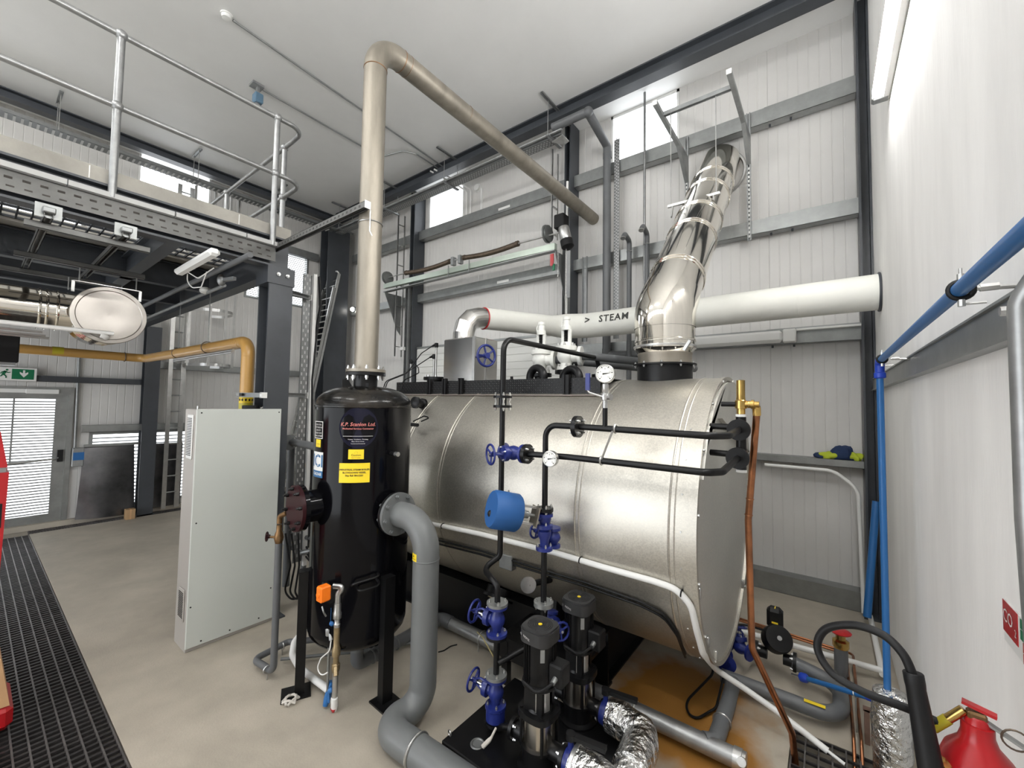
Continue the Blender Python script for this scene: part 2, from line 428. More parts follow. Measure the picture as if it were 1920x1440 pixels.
# ================================================================== structure
XR, XL, YB, YF, ZC = 0.39, -9.45, 5.55, -3.4, 6.22
TY0, TY1, TX0, TX1 = -0.02, 0.63, -9.14, -9.38        # floor trench along the room and its far branch
fl = MB()
for (x0, x1, y0, y1) in ((XL, XR, YF, TY0), (TX0, -0.2, TY1, 2.25), (TX0, -0.2, 2.25, 3.21), (TX0, XR + .2, 3.21, YB + .2), (-0.2, XR, TY1, 2.25),
                         (0.2, XR, 2.25, 3.21), (XL, TX1, TY0, YB + .2), (-1.0, XR, TY0, TY1)):
    fl.box(x0, x1, y0, y1, -0.3, 0.0)
floor = struct(fl, 'floor', C_conc, smooth=0)
MB().box(XL, XR, YF, YB, -0.42, -0.30).build('trench_bottom', C_pit, floor, 0)
kb = struct(MB().box(XL, XL + .09, YF, YB, 0, 0.08), 'trim_1', C_conc, smooth=0)

# ---- ceiling
ce = struct(MB().box(XL - .2, XR + .2, YF, YB + .2, ZC, ZC + .15), 'ceiling', C_ceil, smooth=0)

# ---- right wall: plastered masonry with a steel rail
wr = struct(MB().box(XR, XR + .25, YF, YB + .2, 0, ZC), 'wall_right', C_white, smooth=0)
MB().ibeam((XR - .02, 0.3, 2.225), (XR - .02, 5.3, 2.225), 0.04, 0.11, 0.008, 0.02).build('wall_rail', C_girt, wr, 0, label='galvanised steel rail along the white wall')

# ---- ribbed sandwich panels
def ribbed(axis, a0, a1, z0, z1, face, thick, sgn):
    """panel spanning a0..a1 along axis, its ribbed face at 'face', solid behind (sgn: direction of the inside)"""
    n = max(2, round((a1 - a0) / 0.1)); prof = [(a0, 0.006)]
    step = (a1 - a0) / n; g = 0.007
    prof.append((a0 + 0.006, 0.0))
    for k in range(1, n):
        x = a0 + k * step; prof += [(x - g, 0), (x - g * .45, 0.0028), (x + g * .45, 0.0028), (x + g, 0)]
    prof += [(a1 - 0.006, 0.0), (a1, 0.006)]
    mk = (lambda a, d, z: (a, face - sgn * d, z)) if axis == 'x' else (lambda a, d, z: (face - sgn * d, a, z))
    N = len(prof); vs = [mk(a, d, z0) for a, d in prof] + [mk(a, d, z1) for a, d in prof]
    fs = [(i, i + 1, N + i + 1, N + i) for i in range(N - 1)]
    b = len(vs); vs += [mk(a0, thick, z0), mk(a1, thick, z0), mk(a0, thick, z1), mk(a1, thick, z1)]
    fs += [(b, b + 2, b + 3, b + 1), (0, N, b + 2, b), (N - 1, b + 1, b + 3, 2 * N - 1), tuple([b + 2] + list(range(N, 2 * N)) + [b + 3]), tuple([b] + list(range(0, N)) + [b + 1])]
    return MB().add(vs, fs)
W1, W2 = (-6.42, -5.44), (-2.46, -1.5)                 # clerestory window bays
joints = [XL - .05, -8.5, -7.5, W1[0], W1[1], -4.5, -3.5, W2[0], W2[1], -0.5, XR + .1]
WZ0 = 5.43
bk = MB()
for a, b in zip(joints[:-1], joints[1:]):
    bk.box(a, b, YB + .06, YB + .12, 0, WZ0 if (a, b) in (W1, W2) else ZC)
wb = struct(bk, 'wall_back', C_panel, smooth=0)
for a, b in zip(joints[:-1], joints[1:]):
    ribbed('x', a, b, 0.0, WZ0 if (a, b) in (W1, W2) else ZC, YB, 0.06, -1).build('panel', C_panel, wb, 0)
for i, (a, b) in enumerate((W1, W2)):
    wn = struct(MB().box(a, a + .03, YB, YB + .09, WZ0, ZC).box(b - .03, b, YB, YB + .09, WZ0, ZC).box(a, b, YB, YB + .09, WZ0, WZ0 + .03).box(a, b, YB, YB + .09, ZC - .04, ZC), 'window_%d' % (i + 1), C_wht, smooth=0)
    MB().box(a + .03, b - .03, YB + .05, YB + .056, WZ0 + .03, ZC - .04).build('pane', C_glass, wn, 0)
# horizontal steel girts across the back wall
GX = (-8.9, -6.55, -3.1, 0.33)
def girt(z0, z1, x0, x1, y1=None):
    y1 = y1 or YB; mb = MB()
    mb.box(x0, x1, y1 - .16, y1, z1 - .004, z1).box(x0, x1, y1 - .16, y1 - .156, z0, z1 - .004).box(x0, x1, y1 - .16, y1 - .04, z0, z0 + .004)
    return mb
n = 1
for z0, z1 in ((5.25, 5.43), (3.98, 4.14), (2.69, 2.86), (1.40, 1.47), (0.0, 0.19)):
    n += 1
    gi = struct(girt(z0, z1, -8.92 if z0 > 3 or z0 < .5 else -2.9, 0.31), 'trim_%d' % n, C_girt, smooth=0)
    if z0 > 2:                                         # sleeved lap joints near the corner and at the columns
        for x0 in (-0.52, ):
            girt(z0 - .003, z1 + .003, x0, 0.3, YB - .003).build('lap_sleeve', C_anth if False else C_girt, gi, 0)
            MB().lathe((x0 + .05, YB - .1, z0 - .03), (0, 0, 1), [(.012, 0), (.012, .03)], 6).lathe((x0 + .25, YB - .1, z0 - .03), (0, 0, 1), [(.012, 0), (.012, .03)], 6).build('bolt_heads', C_anth, gi, 0, kind='stuff')
        if z0 > 3:
            MB().box(-4.45, -4.2, YB - .163, YB - .159, z0 + .045, z0 + .085).build('paper_tag', C_wht, gi, 0)
# shelf rail bay and bent white conduit belong to the corner bay
# ---- anthracite frame: beams and columns
n += 1; struct(MB().ibeam((-8.8, 4.95, ZC - .09), (0.35, 4.95, ZC - .09), 0.16, 0.18, 0.018, 0.012), 'trim_%d' % n, C_anth, smooth=0, label='dark steel eaves beam under the ceiling')
n += 1; struct(MB().ibeam((-9.0, YF, ZC - .07), (-9.0, 5.0, ZC - .07), 0.16, 0.14, 0.016, 0.012), 'trim_%d' % n, C_anth, smooth=0, label='dark steel beam under the ceiling')
cols = []
def icol(x0, x1, y0, y1, z0, z1, web):
    """H column filling the rectangle; web = axis along which the web runs"""
    mb = MB(); t = .018
    if web == 'y':
        mb.box(x0, x1, y0, y0 + t, z0, z1).box(x0, x1, y1 - t, y1, z0, z1).box((x0 + x1) / 2 - .007, (x0 + x1) / 2 + .007, y0 + t, y1 - t, z0, z1)
    else:
        mb.box(x0, x0 + t, y0, y1, z0, z1).box(x1 - t, x1, y0, y1, z0, z1).box(x0 + t, x1 - t, (y0 + y1) / 2 - .007, (y0 + y1) / 2 + .007, z0, z1)
    return mb
for (x0, x1, y0, y1, z1, wv) in ((-9.28, -8.94, 4.8, 5.32, ZC - .14, 'x'), (-6.65, -6.52, 5.27, 5.54, ZC, 'x'), (-3.08, -2.98, 5.27, 5.54, ZC, 'x'), (0.29, 0.39, 5.28, 5.54, ZC, 'x'),
                                (-9.36, -9.16, 1.80, 2.0, 3.2, 'x')):
    n += 1; c = struct(icol(x0, x1, y0, y1, 0, z1, wv), 'trim_%d' % n, C_anth, smooth=0, label='dark grey steel column of the building frame')
    MB().box(x0 - .03, x1 + .0, y0 - .03, min(y1 + .03, 5.54), 0, .02).build('base_plate', C_anth, c, 0)

# ---- left wall with door, louvres and high window
LV = (3.33, 4.62, 4.07, 5.25); LW = (1.22, 2.56, 0.16, 1.41); HW = (1.62, 2.68, 5.38, ZC); MW = (-1.25, 1.02, 4.15, 5.15); DR = (-0.25, 1.02, 0.08, 2.12)
yj = [YF, -2.25, -1.25, DR[0], DR[1], LW[0], HW[0], LW[1], HW[1], LV[0], LV[1], YB + .1]
openings = (LV, LW, HW, DR, MW)
wl_b = MB(); segs = []
for a, b in zip(yj[:-1], yj[1:]):
    zs = [(o[2], o[3]) for o in openings if o[0] <= a + 1e-4 and o[1] >= b - 1e-4]
    z = 0.0
    for z0, z1 in sorted(zs) + [(ZC, ZC)]:
        if z0 - z > .02: segs.append((a, b, z, z0))
        z = z1
for s in segs: wl_b.box(XL - .12, XL - .06, s[0], s[1], s[2], s[3])
wl = struct(wl_b, 'wall_left', C_panel, smooth=0)
for s in segs: ribbed('y', s[0], s[1], s[2], s[3], XL, 0.06, 1).build('panel', C_panel, wl, 0)
def louvre(name, y0, y1, z0, z1, pitch, label=None, mull=()):
    fr = MB(); t = .04
    fr.box(XL - .1, XL + .012, y0, y0 + t, z0, z1).box(XL - .1, XL + .012, y1 - t, y1, z0, z1).box(XL - .1, XL + .012, y0 + t, y1 - t, z0, z0 + t).box(XL - .1, XL + .012, y0 + t, y1 - t, z1 - t, z1)
    for q in mull: fr.box(XL - .06, XL + .005, q - .02, q + .02, z0 + t, z1 - t)
    wn = struct(fr, name, C_girt, smooth=0)
    sl = MB(); z = z0 + t + pitch / 2
    while z < z1 - t:
        h_ = .0075; sl.add([(XL - .05, y0 + t, z + .004 - h_), (XL - .02, y0 + t, z - .004 - h_), (XL - .02, y1 - t, z - .004 - h_), (XL - .05, y1 - t, z + .004 - h_),
                (XL - .05, y0 + t, z + .004 + h_), (XL - .02, y0 + t, z - .004 + h_), (XL - .02, y1 - t, z - .004 + h_), (XL - .05, y1 - t, z + .004 + h_)],
               [(0, 1, 2, 3), (7, 6, 5, 4), (0, 4, 5, 1), (1, 5, 6, 2), (2, 6, 7, 3), (3, 7, 4, 0)]); z += pitch
    sl.build('louvre_blades', C_strut, wn, 0, kind='stuff')
    return wn
louvre('window_3', *LV, 0.042, mull=(3.62,))
louvre('window_4', *LW, 0.06, mull=(2.2,))
louvre('window_6', *MW, 0.09, mull=(-.1,))
wn = struct(MB().box(XL - .1, XL + .01, HW[0], HW[0] + .03, HW[2], HW[3]).box(XL - .1, XL + .01, HW[1] - .03, HW[1], HW[2], HW[3]).box(XL - .1, XL + .01, HW[0], HW[1], HW[2], HW[2] + .03), 'window_5', C_wht, smooth=0)
MB().box(XL - .06, XL - .054, HW[0] + .03, HW[1] - .03, HW[2] + .03, HW[3]).build('pane', C_glass, wn, 0)
# escape door: grey frame, leaf with blinds-like louvres, push bar
dr = struct(MB().box(XL - .1, XL + .04, DR[1] - .06, DR[1], DR[2], DR[3]).box(XL - .1, XL + .04, DR[0], DR[0] + .06, DR[2], DR[3]).box(XL - .1, XL + .04, DR[0] + .06, DR[1] - .06, DR[3] - .12, DR[3]), 'door_1', C_girt, smooth=0)
y0, y1, z0, z1 = DR[0] + .06, DR[1] - .06, DR[2], DR[3] - .12
lf = MB().box(XL - .05, XL + .0, y1 - .13, y1, z0, z1).box(XL - .05, XL, y0, y0 + .13, z0, z1).box(XL - .05, XL, y0 + .13, y1 - .13, z0, z0 + .12).box(XL - .05, XL, y0 + .13, y1 - .13, z1 - .06, z1).build('door_leaf', C_girt, dr, 0)
sl = MB(); z = z0 + .14
while z < z1 - .08:
    sl.bar((XL - .03, y0 + .13, z), (XL - .03, y1 - .13, z), .022, .017, (0.15, 0, 1)); z += .042
sl.build('louvre_blades', C_strut, lf, 0, kind='stuff')
MB().bar((XL - .012, .42, 1.0), (XL - .012, .42, z1 - .06), .02, .02).build('blind_rod', C_strut, lf, 0)
pb = MB().tube([(XL + .03, y0 + .1, .97), (XL + .08, y0 + .14, .97), (XL + .08, y1 - .12, 1.03), (XL + .03, y1 - .05, 1.05)], .016, 10, .04).build('push_bar', C_zinc, lf)
MB().box(XL, XL + .06, y1 - .08, y1 - .02, .98, 1.16).build('latch_box', C_rub, lf, 0)
MB().bev(XL, XL + .06, .52, .86, 2.0 + .02, 2.0 + .09, .008).box(XL, XL + .05, .1, .52, 2.03, 2.085).build('door_closer', C_wht, dr, 0)
# girts on the left wall
for (z0, z1, ya, yb) in ((2.2, 2.29, -1.0, 1.8), (2.5, 2.62, 2.0, 4.8), (1.42, 1.53, DR[1] + .1, 2.0), (1.42, 1.53, 2.0, 2.6), (5.2, 5.36, -2, 4.8)):
    n += 1; struct(MB().box(XL, XL + .12, ya, yb, z1 - .004, z1).box(XL + .116, XL + .12, ya, yb, z0, z1 - .004).box(XL + .02, XL + .12, ya, yb, z0, z0 + .004), 'trim_%d' % n, C_anth if z0 < 2.3 and z0 > 2 else C_girt, smooth=0)
# unseen wall behind the viewer; doorway widened and high openings added to let in light
fw_ = MB().box(XL, -8.6, YF - .12, YF, 0, ZC).box(-8.6, -8.3, YF - .12, YF, 0, 4.9).box(-1.7, XR, YF - .12, YF, 0, 4.9).box(-8.3, -1.7, YF - .12, YF, 3.2, 4.9).box(-8.6, XR, YF - .12, YF, 6.0, ZC)
for x in (-7.4, -6.2, -5.0, -3.8, -2.6, -1.4, -.2): fw_.box(x, x + .3, YF - .12, YF, 4.9, 6.0)
wf = struct(fw_, 'wall_front', C_panel, smooth=0)

# ================================================================== boiler
BX0, BX1, BY, BZ, BR = -3.75, -0.566, 3.31, 1.25, 0.95
boiler = thing('steam_boiler', 'large horizontal steam boiler clad in galvanised sheet', 'boiler', ((BX0 + BX1) / 2, BY, 0))
def bring(x, r): return (x, r)
seams = [-3.05, -2.55, -1.28, -0.70]
ed = [BX0] + seams + [BX1 - .0]
for a, b in zip(ed[:-1], ed[1:]):
    MB().lathe((a, BY, BZ), (1, 0, 0), [(BR - .03, .0), (BR, .0), (BR, b - a - .006), (BR - .006, b - a)], 96, cap=False).build('cladding_sheet', C_galv, boiler, 30)
for x in seams:
    MB().torus((x, BY, BZ), (1, 0, 0), BR - .002, .007, 96, 8).torus((x + .03, BY, BZ), (1, 0, 0), BR - .004, .006, 96, 8).build('seam_bead', C_galv, boiler)
MB().lathe((BX1, BY, BZ), (1, 0, 0), [(BR - .002, -.012), (BR + .008, -.012), (BR + .008, .012), (BR - .02, .012), (BR - .02, -.01)], 96, cap=False).build('end_rim', C_galv, boiler, 30)
ep = MB().lathe((BX1 - .012, BY, BZ), (1, 0, 0), [(BR - .015, 0), (BR - .015, .006)], 96).build('end_plate', C_galv2, boiler, 30)
# upper cover of the smoke-box end with its notch around the level pipes
cv = []
for k in range(25):
    a = math.radians(22 + (158 - 22) * k / 24); cv.append((BX1 - .004, BY + (BR - .03) * math.cos(a), BZ + (BR - .03) * math.sin(a)))
poly = [(BX1 - .004, BY + .86, 1.60)] + cv + [(BX1 - .004, 2.6, 1.86), (BX1 - .004, 2.76, 1.86), (BX1 - .004, 2.82, 1.92), (BX1 - .004, 2.98, 1.92)]
MB().prism(poly, (.03, 0, 0)).build('upper_cover', C_galv2, boiler, 0)
cl = MB()
for a in (197, 222, 240, 150, 130, 335, 20, 350, 5, 310):
    t = math.radians(a); y, z = BY + (BR - .045) * math.cos(t), BZ + (BR - .045) * math.sin(t)
    cl.bev(BX1 - .008, BX1 + .014, y - .011, y + .011, z - .03, z + .03, .004)
cl.build('latch_clips', C_zinc, boiler, kind='stuff')
sc = MB()
for k in range(10):
    t = math.radians(140 + k * 12)
    sc.lathe((BX1 - .07, BY + BR * math.cos(t), BZ + BR * math.sin(t)), (0, math.cos(t), math.sin(t)), [(.006, -.002), (.006, .004)], 6)
for k in range(14):
    t = math.radians(-50 + k * 22)
    sc.lathe((BX1 + .010, BY + (BR - .008) * math.cos(t), BZ + (BR - .008) * math.sin(t)), (1, 0, 0), [(.009, 0), (.009, .012)], 6)
sc.build('screws', C_zinc, boiler, kind='stuff')
# base frame
fr = MB()
for y in (2.82, 3.80): fr.ibeam((BX0 + .1, y, .2), (-1.25, y, .2), .14, .40, .016, .012)
for x in (BX0 + .3, -2.6, -1.32): fr.ibeam((x, 2.82, .2), (x, 3.8, .2), .12, .38, .014, .01)
fr.build('base_frame', C_black, boiler, 0)
for x in (BX0 + .35, -1.6):
    pts = [(x, 2.62, .40)] + [(x, BY + (BR - .005) * math.cos(math.radians(a)), BZ + (BR - .005) * math.sin(math.radians(a))) for a in range(225, 316, 9)] + [(x, 4.0, .40)]
    MB().prism(pts, (.03, 0, 0)).build('saddle', C_black, boiler, 0)
MB().box(-1.9, -1.26, 2.40, 2.80, .30, .325).box(-1.9, -1.26, 2.40, 2.42, .18, .30).bar((-1.85, 2.42, .0), (-1.85, 2.42, .3), .05, .05).bar((-1.3, 2.42, .0), (-1.3, 2.42, .3), .05, .05).build('side_bracket_plate', C_black, boiler, 0)
# walkway on top with chequer-plate kick strip
wk = MB().box(BX0, -1.335, 2.85, 3.75, 2.19, 2.20).box(BX0, -1.335, 2.843, 2.849, 2.075, 2.20)
wk.build('walkway_plate', C_black, boiler, 0, label='black chequer plate walkway')
tr = MB(); k = 0
for i in range(int((-1.34 - BX0) / .022)):
    for j in range(6):
        x = BX0 + .011 + i * .022; z = 2.086 + j * .02
        a = PI / 4 if (i + j) % 2 else -PI / 4
        dx, dz = .008 * math.cos(a), .008 * math.sin(a)
        tr.add([(x - dx, 2.843, z - dz), (x + dz * .35, 2.843, z - dx * .35), (x + dx, 2.843, z + dz), (x - dz * .35, 2.843, z + dx * .35), (x, 2.8395, z)], [(0, 1, 4), (1, 2, 4), (2, 3, 4), (3, 0, 4)])
tr.build('chequer_lugs', mat('paler_chequer_lug', (.06, .06, .06), .35, .3), boiler, 0, kind='stuff')  # lugs paler than the plate so the pattern shows
MB().box(BX0, -1.33, 2.80, 2.87, 2.060, 2.068).build('walkway_edge', mat('dusty_edge', (.22, .19, .17), .6, var=.2), boiler, 0)
for x in (-3.20, -2.98, -2.76, -1.615):
    MB().box(x - .02, x + .02, 2.825, 2.842, 2.07, 2.225).box(x - .026, x - .012, 2.815, 2.846, 2.07, 2.225).box(x + .012, x + .026, 2.815, 2.846, 2.07, 2.225).build('rail_socket', C_rub, boiler, 0)
# lifting eye beside the front of the walkway
MB().torus((-3.62, 2.75, 2.10), (0.35, 1, 0), .07, .022, 14, 10, 0, PI, ref=(1, 0, 0)).tube([(-3.62 - .066, 2.773, 2.10), (-3.62 - .066, 2.773, 2.0)], .022).tube([(-3.62 + .066, 2.727, 2.10), (-3.62 + .066, 2.727, 1.98)], .022).build('lifting_lug', C_black, boiler)
# mountings on the near flank by the front end
_b = at(779, 757, 'y', 2.56); lg = MB().lathe((_b.x, 2.66, _b.z), (.15, -1, .1), [(.05, 0), (.05, .03), (.035, .04), (.035, .10), (.055, .10), (.055, .13), (.03, .14)], 16)
lg.build('sight_port', C_black, boiler)
MB().tube([at(775, 790, 'y', 2.42), at(795, 780, 'y', 2.40), at(806, 783, 'y', 2.42), at(790, 790, 'y', 2.42)], .006, 8, .02).tube([at(770, 796, 'y', 2.42), at(783, 797, 'y', 2.40)], .016, 10).build('probe_lead', C_rub, boiler)
# electrode wells with leads on top of the boiler
def electrode(px, zb, zt, nm='level_electrode'):
    p = at(px, 700, 'y', 3.25)
    r = MB().lathe((p.x, 3.25, zb), (0, 0, 1), [(.055, 0), (.055, .02), (.03, .022), (.03, .03)], 16).cyl((p.x, 3.25, zb), (p.x, 3.25, zt), .012, 10)
    return p.x, r
for (px, zt, dz) in ((770, 2.46, 0), (817, 2.63, 0), (813, 2.50, 0)):
    x, r = electrode(px, 2.2, zt); r.build('electrode_rod', C_zinc, boiler)
    MB().lathe((x, 3.25, zt - .01), (0, 0, 1), [(.018, 0), (.022, .01), (.022, .05), (.012, .055)], 12).tube([(x, 3.25, zt + .025), (x - .06 if px > 790 else x + .06, 3.24, zt + .01)], lambda t: .02 - .01 * t, 10).build('electrode_cap', C_rub, boiler)
    sgn = -1 if px > 790 else 1
    MB().tube([(x + sgn * .06, 3.24, zt + .01), (x + sgn * .2, 3.2, zt - .07), (x + sgn * .33, 3.1, 2.32), (x + sgn * .36, 2.86, 2.22), (x + sgn * .37, 2.80, 2.02)], .006, 8, .08).build('electrode_lead', C_rub, boiler)
for x in (-3.62, -3.22):
    mb = MB().lathe((x, 3.3, 2.15), (0, 0, 1), [(.13, 0), (.13, .04), (.10, .045), (.10, .09), (.145, .092), (.145, .13)], 24)
    mb.build('flanged_well', C_black, boiler)
    MB().bolts((x, 3.3, 2.28), (0, 0, 1), .12, 8, .012, .03).build('flange_bolts', C_zinc, boiler, kind='stuff')
# insulated box round the main steam valve
vx0, vx1, vy0, vy1, vz0, vz1 = -3.17, -2.73, 2.98, 3.34, 2.18, 2.645
MB().bev(vx0, vx1, vy0, vy1, vz0, vz1, .012).build('valve_box', C_alu, boiler, 20, label='bright aluminium box lagging the steam valve')
MB().box(vx1 - .03, vx1 + .004, vy0 - .004, vy0 + .012, vz0, vz1).box(vx1 - .0, vx1 + .006, 3.14, 3.155, vz0, vz1).build('box_seam', C_zinc, boiler, 0)
boxhw = MB()
hc = V((vx1 + .17, 2.96, 2.44))
boxhw.torus(hc, (1, -.25, 0), .10, .012, 32, 10)
ax_ = V((1, -.25, 0)).normalized()
for k in range(5):
    t = 2 * PI * k / 5 + .3; u_, v_ = V((0, 0, 1)), ax_.cross(V((0, 0, 1)))
    boxhw.tube([hc, hc + (u_ * math.cos(t) + v_ * math.sin(t)) * .10], .009, 8)
boxhw.lathe(hc - ax_ * .02, ax_, [(.028, 0), (.028, .045)], 14).cyl(hc - ax_ * .19, hc, .012, 10)
boxhw.build('handwheel', C_bluev, boiler, label='blue steam valve handwheel')

# safety valves on top
def safety_valve(x, y, zb, label):
    t = thing('safety_valve', label, 'valve', (x, y, zb))
    MB().lathe((x, y, zb), (0, 0, 1), [(.085, 0), (.085, .028), (.05, .03), (.05, .06), (.075, .09), (.085, .13), (.075, .17), (.095, .175), (.095, .215), (.06, .22), (.05, .25)], 24).build('body', C_cast, t)
    MB().lathe((x + .06, y, zb + .12), (1, .25, 0), [(.05, 0), (.05, .06), (.09, .062), (.09, .09)], 20).build('outlet_flange', C_cast, t)
    sp = MB()
    for s in (-1, 1): sp.bar((x + s * .033, y, zb + .24), (x + s * .033, y, zb + .365), .02, .03)
    yk = sp.build('bonnet_yoke', C_cast, t, 0)
    s2 = MB()
    for k in range(8): s2.torus((x, y, zb + .255 + k * .015), (0, 0, 1), .02, .005, 14, 6)
    s2.build('spring', C_black, yk)
    MB().lathe((x, y, zb + .36), (0, 0, 1), [(.042, 0), (.042, .04), (.032, .044), (.03, .09), (.034, .095), (.034, .12), (.02, .125)], 18).build('cap', C_cast, t)
    MB().tube([(x - .035, y - .01, zb + .36), (x - .045, y - .01, zb + .43), (x - .02, y - .01, zb + .465), (x + .01, y - .02, zb + .475)], .008, 8, .03).build('easing_lever', C_cast, t)
    MB().bolts((x, y, zb + .215), (0, 0, 1), .078, 6, .010, .03, .3).bolts((x, y, zb + .028), (0, 0, 1), .07, 4, .010, .03, .5).build('bolts', C_zinc, t, kind='stuff')
    return t
safety_valve(-2.13, 3.25, 2.28, 'white cast safety valve on the boiler nearer the aluminium valve box')
safety_valve(-1.86, 3.25, 2.30, 'white cast safety valve on the boiler nearer the chimney')
for x, z in ((-2.13, 2.28), (-1.86, 2.30)):
    MB().lathe((x, 3.25, 2.15), (0, 0, 1), [(.06, 0), (.06, z - 2.19), (.10, z - 2.185), (.10, z - 2.152)], 24).build('valve_stub', C_black, boiler)
MB().torus((-2.01, 3.0, 2.22), (.2, 1, 0), .085, .035, 24, 10).torus((-1.68, 3.02, 2.20), (.2, 1, 0), .085, .035, 24, 10).build('lifting_ring', C_black, boiler)
MB().lathe((-2.36, 3.1, 2.19), (0, 0, 1), [(.022, 0), (.022, .03), (.014, .032), (.014, .055)], 8).build('plug', C_rub, boiler)
ex = thing('exhaust_pipe', 'grey vent pipes running back from the white safety valves', 'pipe', (-1.4, 3.6, 2.2))
for (x, y, z, e) in ((-2.0, 3.28, 2.40, -1.35), (-1.72, 3.28, 2.42, -1.1)):
    MB().tube([(x, y, z), (x + .05, y + .01, z), (e, 4.0, z - .05), (e + .05, 4.4, z - .05)], .036, 16, .06).build('pipe', C_greyd, ex)
MB().tube([(-1.35, 4.38, 2.34), (-1.35, 4.38, 3.0)], .03, 14).build('riser', C_greyd, ex)

# ---- flue: black collar, bright adaptor, inclined twin-wall chimney
fl_ = thing('flue_chimney', 'polished stainless chimney leaning from boiler top into the wall', 'chimney', (-1.01, BY, 2.17))
FX = -1.01
MB().lathe((FX, BY, 2.15), (0, 0, 1), [(.205, 0), (.205, .155), (.235, .156), (.235, .168), (.2, .169)], 48).build('collar', C_black, fl_)
MB().bolts((FX, BY, 2.318), (0, 0, 1), .222, 10, .009, .018, .2, both=.014).build('collar_bolts', C_zinc, fl_, kind='stuff')
MB().lathe((FX, BY, 2.32), (0, 0, 1), [(.20, 0), (.20, .06), (.205, .075), (.20, .09)], 48, cap=False).build('adaptor_neck', C_stain, fl_)
MB().lathe((FX, BY, 2.40), (0, 0, 1), [(.20, 0), (.222, .03), (.232, .035), (.232, .05), (.224, .055), (.224, .085), (.230, .09), (.230, .10), (.224, .105), (.224, .30)], 48, cap=False).build('lower_section', C_pol, fl_, 30)
d45 = V((0, 2.19, 2.22)).normalized(); e0 = V((FX, BY, 2.66)); 
def mitre(c0, c1, d0, d1, r, n=48):                    # tube piece with slanted ends
    vs = []
    for c, d, nn in ((c0, d0, None), (c1, d1, None)):
        pass
el = MB(); P = []
ctr = [V((FX, BY, 2.60)), V((FX, BY, 2.70)), V((FX, BY + .035, 2.80)), V((FX, BY + .035, 2.80)) + d45 * .10]
el.tube([V((FX, BY, 2.60)), V((FX, BY, 2.74)), V((FX, BY, 2.74)) + d45 * .22], .228, 48, .18, cap=False, k=4)
el.build('elbow_section', C_pol, fl_, 30)
s0 = V((FX, BY, 2.74)) + d45 * .18; L_ = (YB + .02 - s0.y) / d45.y
cuts = [0.0, .30, .98, 1.38, 1.95, 2.30, L_ - .0]
cuts = [c for c in cuts if c < L_ - .1] + [L_]
for a, b in zip(cuts[:-1], cuts[1:]):
    MB().lathe(s0 + d45 * a, d45, [(.222, 0), (.222, b - a)], 48, cap=False).build('flue_section', C_pol, fl_)
bn = MB()
for a in cuts[1:-1]:
    for q in (-.022, .022): bn.torus(s0 + d45 * (a + q), d45, .223, .0075, 48, 8)
bn.build('locking_bands', C_pol, fl_)
MB().lathe((FX, BY, 2.44), (0, 0, 1), [(.226, 0), (.235, .004), (.235, .018), (.226, .022)], 48, cap=False).bar((FX + .19, BY - .17, 2.40), (FX + .235, BY - .17, 2.47), .03, .02).build('clamp_band', C_zinc, fl_)
MB().torus((FX, YB - .012, 4.87), (0, 1, 0), .275, .02, 40, 6).build('wall_collar', C_zinc, fl_)
# hanger frame: two wall brackets with raking arms, cross rail, drop rods and strap
hg = thing('flue_hanger', 'grey strut bracket frame that hangs the polished chimney', 'bracket', (-1.0, 5.37, 3.91))
for xw, zb, zt in ((-1.362, 4.40, 5.40), (-0.676, 3.91, 5.42)):
    MB().chan((xw, YB - .178, zb), (xw, YB - .178, zt), .041, .03, .003, (0, -1, 0), .012).build('wall_channel', C_strut, hg, 0)
    hl = MB(); z = zb + .03
    while z < 4.78: hl.box(xw - .007, xw + .007, YB - .1905, YB - .1895, z, z + .028); z += .05
    hl.build('slots', C_wht, hg, 0, kind='stuff')
    MB().bar((xw, YB - .19, 5.11), (xw, 4.15, 5.11), .042, .045).build('cantilever_arm', C_strut, hg, 0)
    MB().prism([(xw - .02, YB - .192, 5.088), (xw - .02, 4.98, 5.088), (xw - .02, YB - .192, 4.80)], (.04, 0, 0)).build('knee_gusset', C_strut, hg, 0)
    MB().box(xw - .022, xw + .022, 4.142, 4.15, 5.087, 5.133).build('end_cap', C_wht, hg, 0)
MB().chan((-1.34, 4.38, 5.11), (-.698, 4.38, 5.11), .041, .041, .004, (0, 0, -1), .01).build('cross_rail', C_strut, hg, 0)
hz_ = 4.09
for x in (-1.27, -.835): MB().cyl((x, 4.38, hz_), (x, 4.38, 5.09), .005, 8).build('drop_rod', C_zinc, hg)
MB().chan((-1.30, 4.38, hz_), (-.80, 4.38, hz_), .03, .025, .003, (0, 0, 1)).build('yoke', C_zinc, hg, 0)
for x, s in ((-1.25, -1), (-.86, 1)): MB().bar((x, 4.38, hz_ - .01), (x + s * .01, 4.36, hz_ - .13), .025, .012).build('yoke_leg', C_zinc, hg, 0)

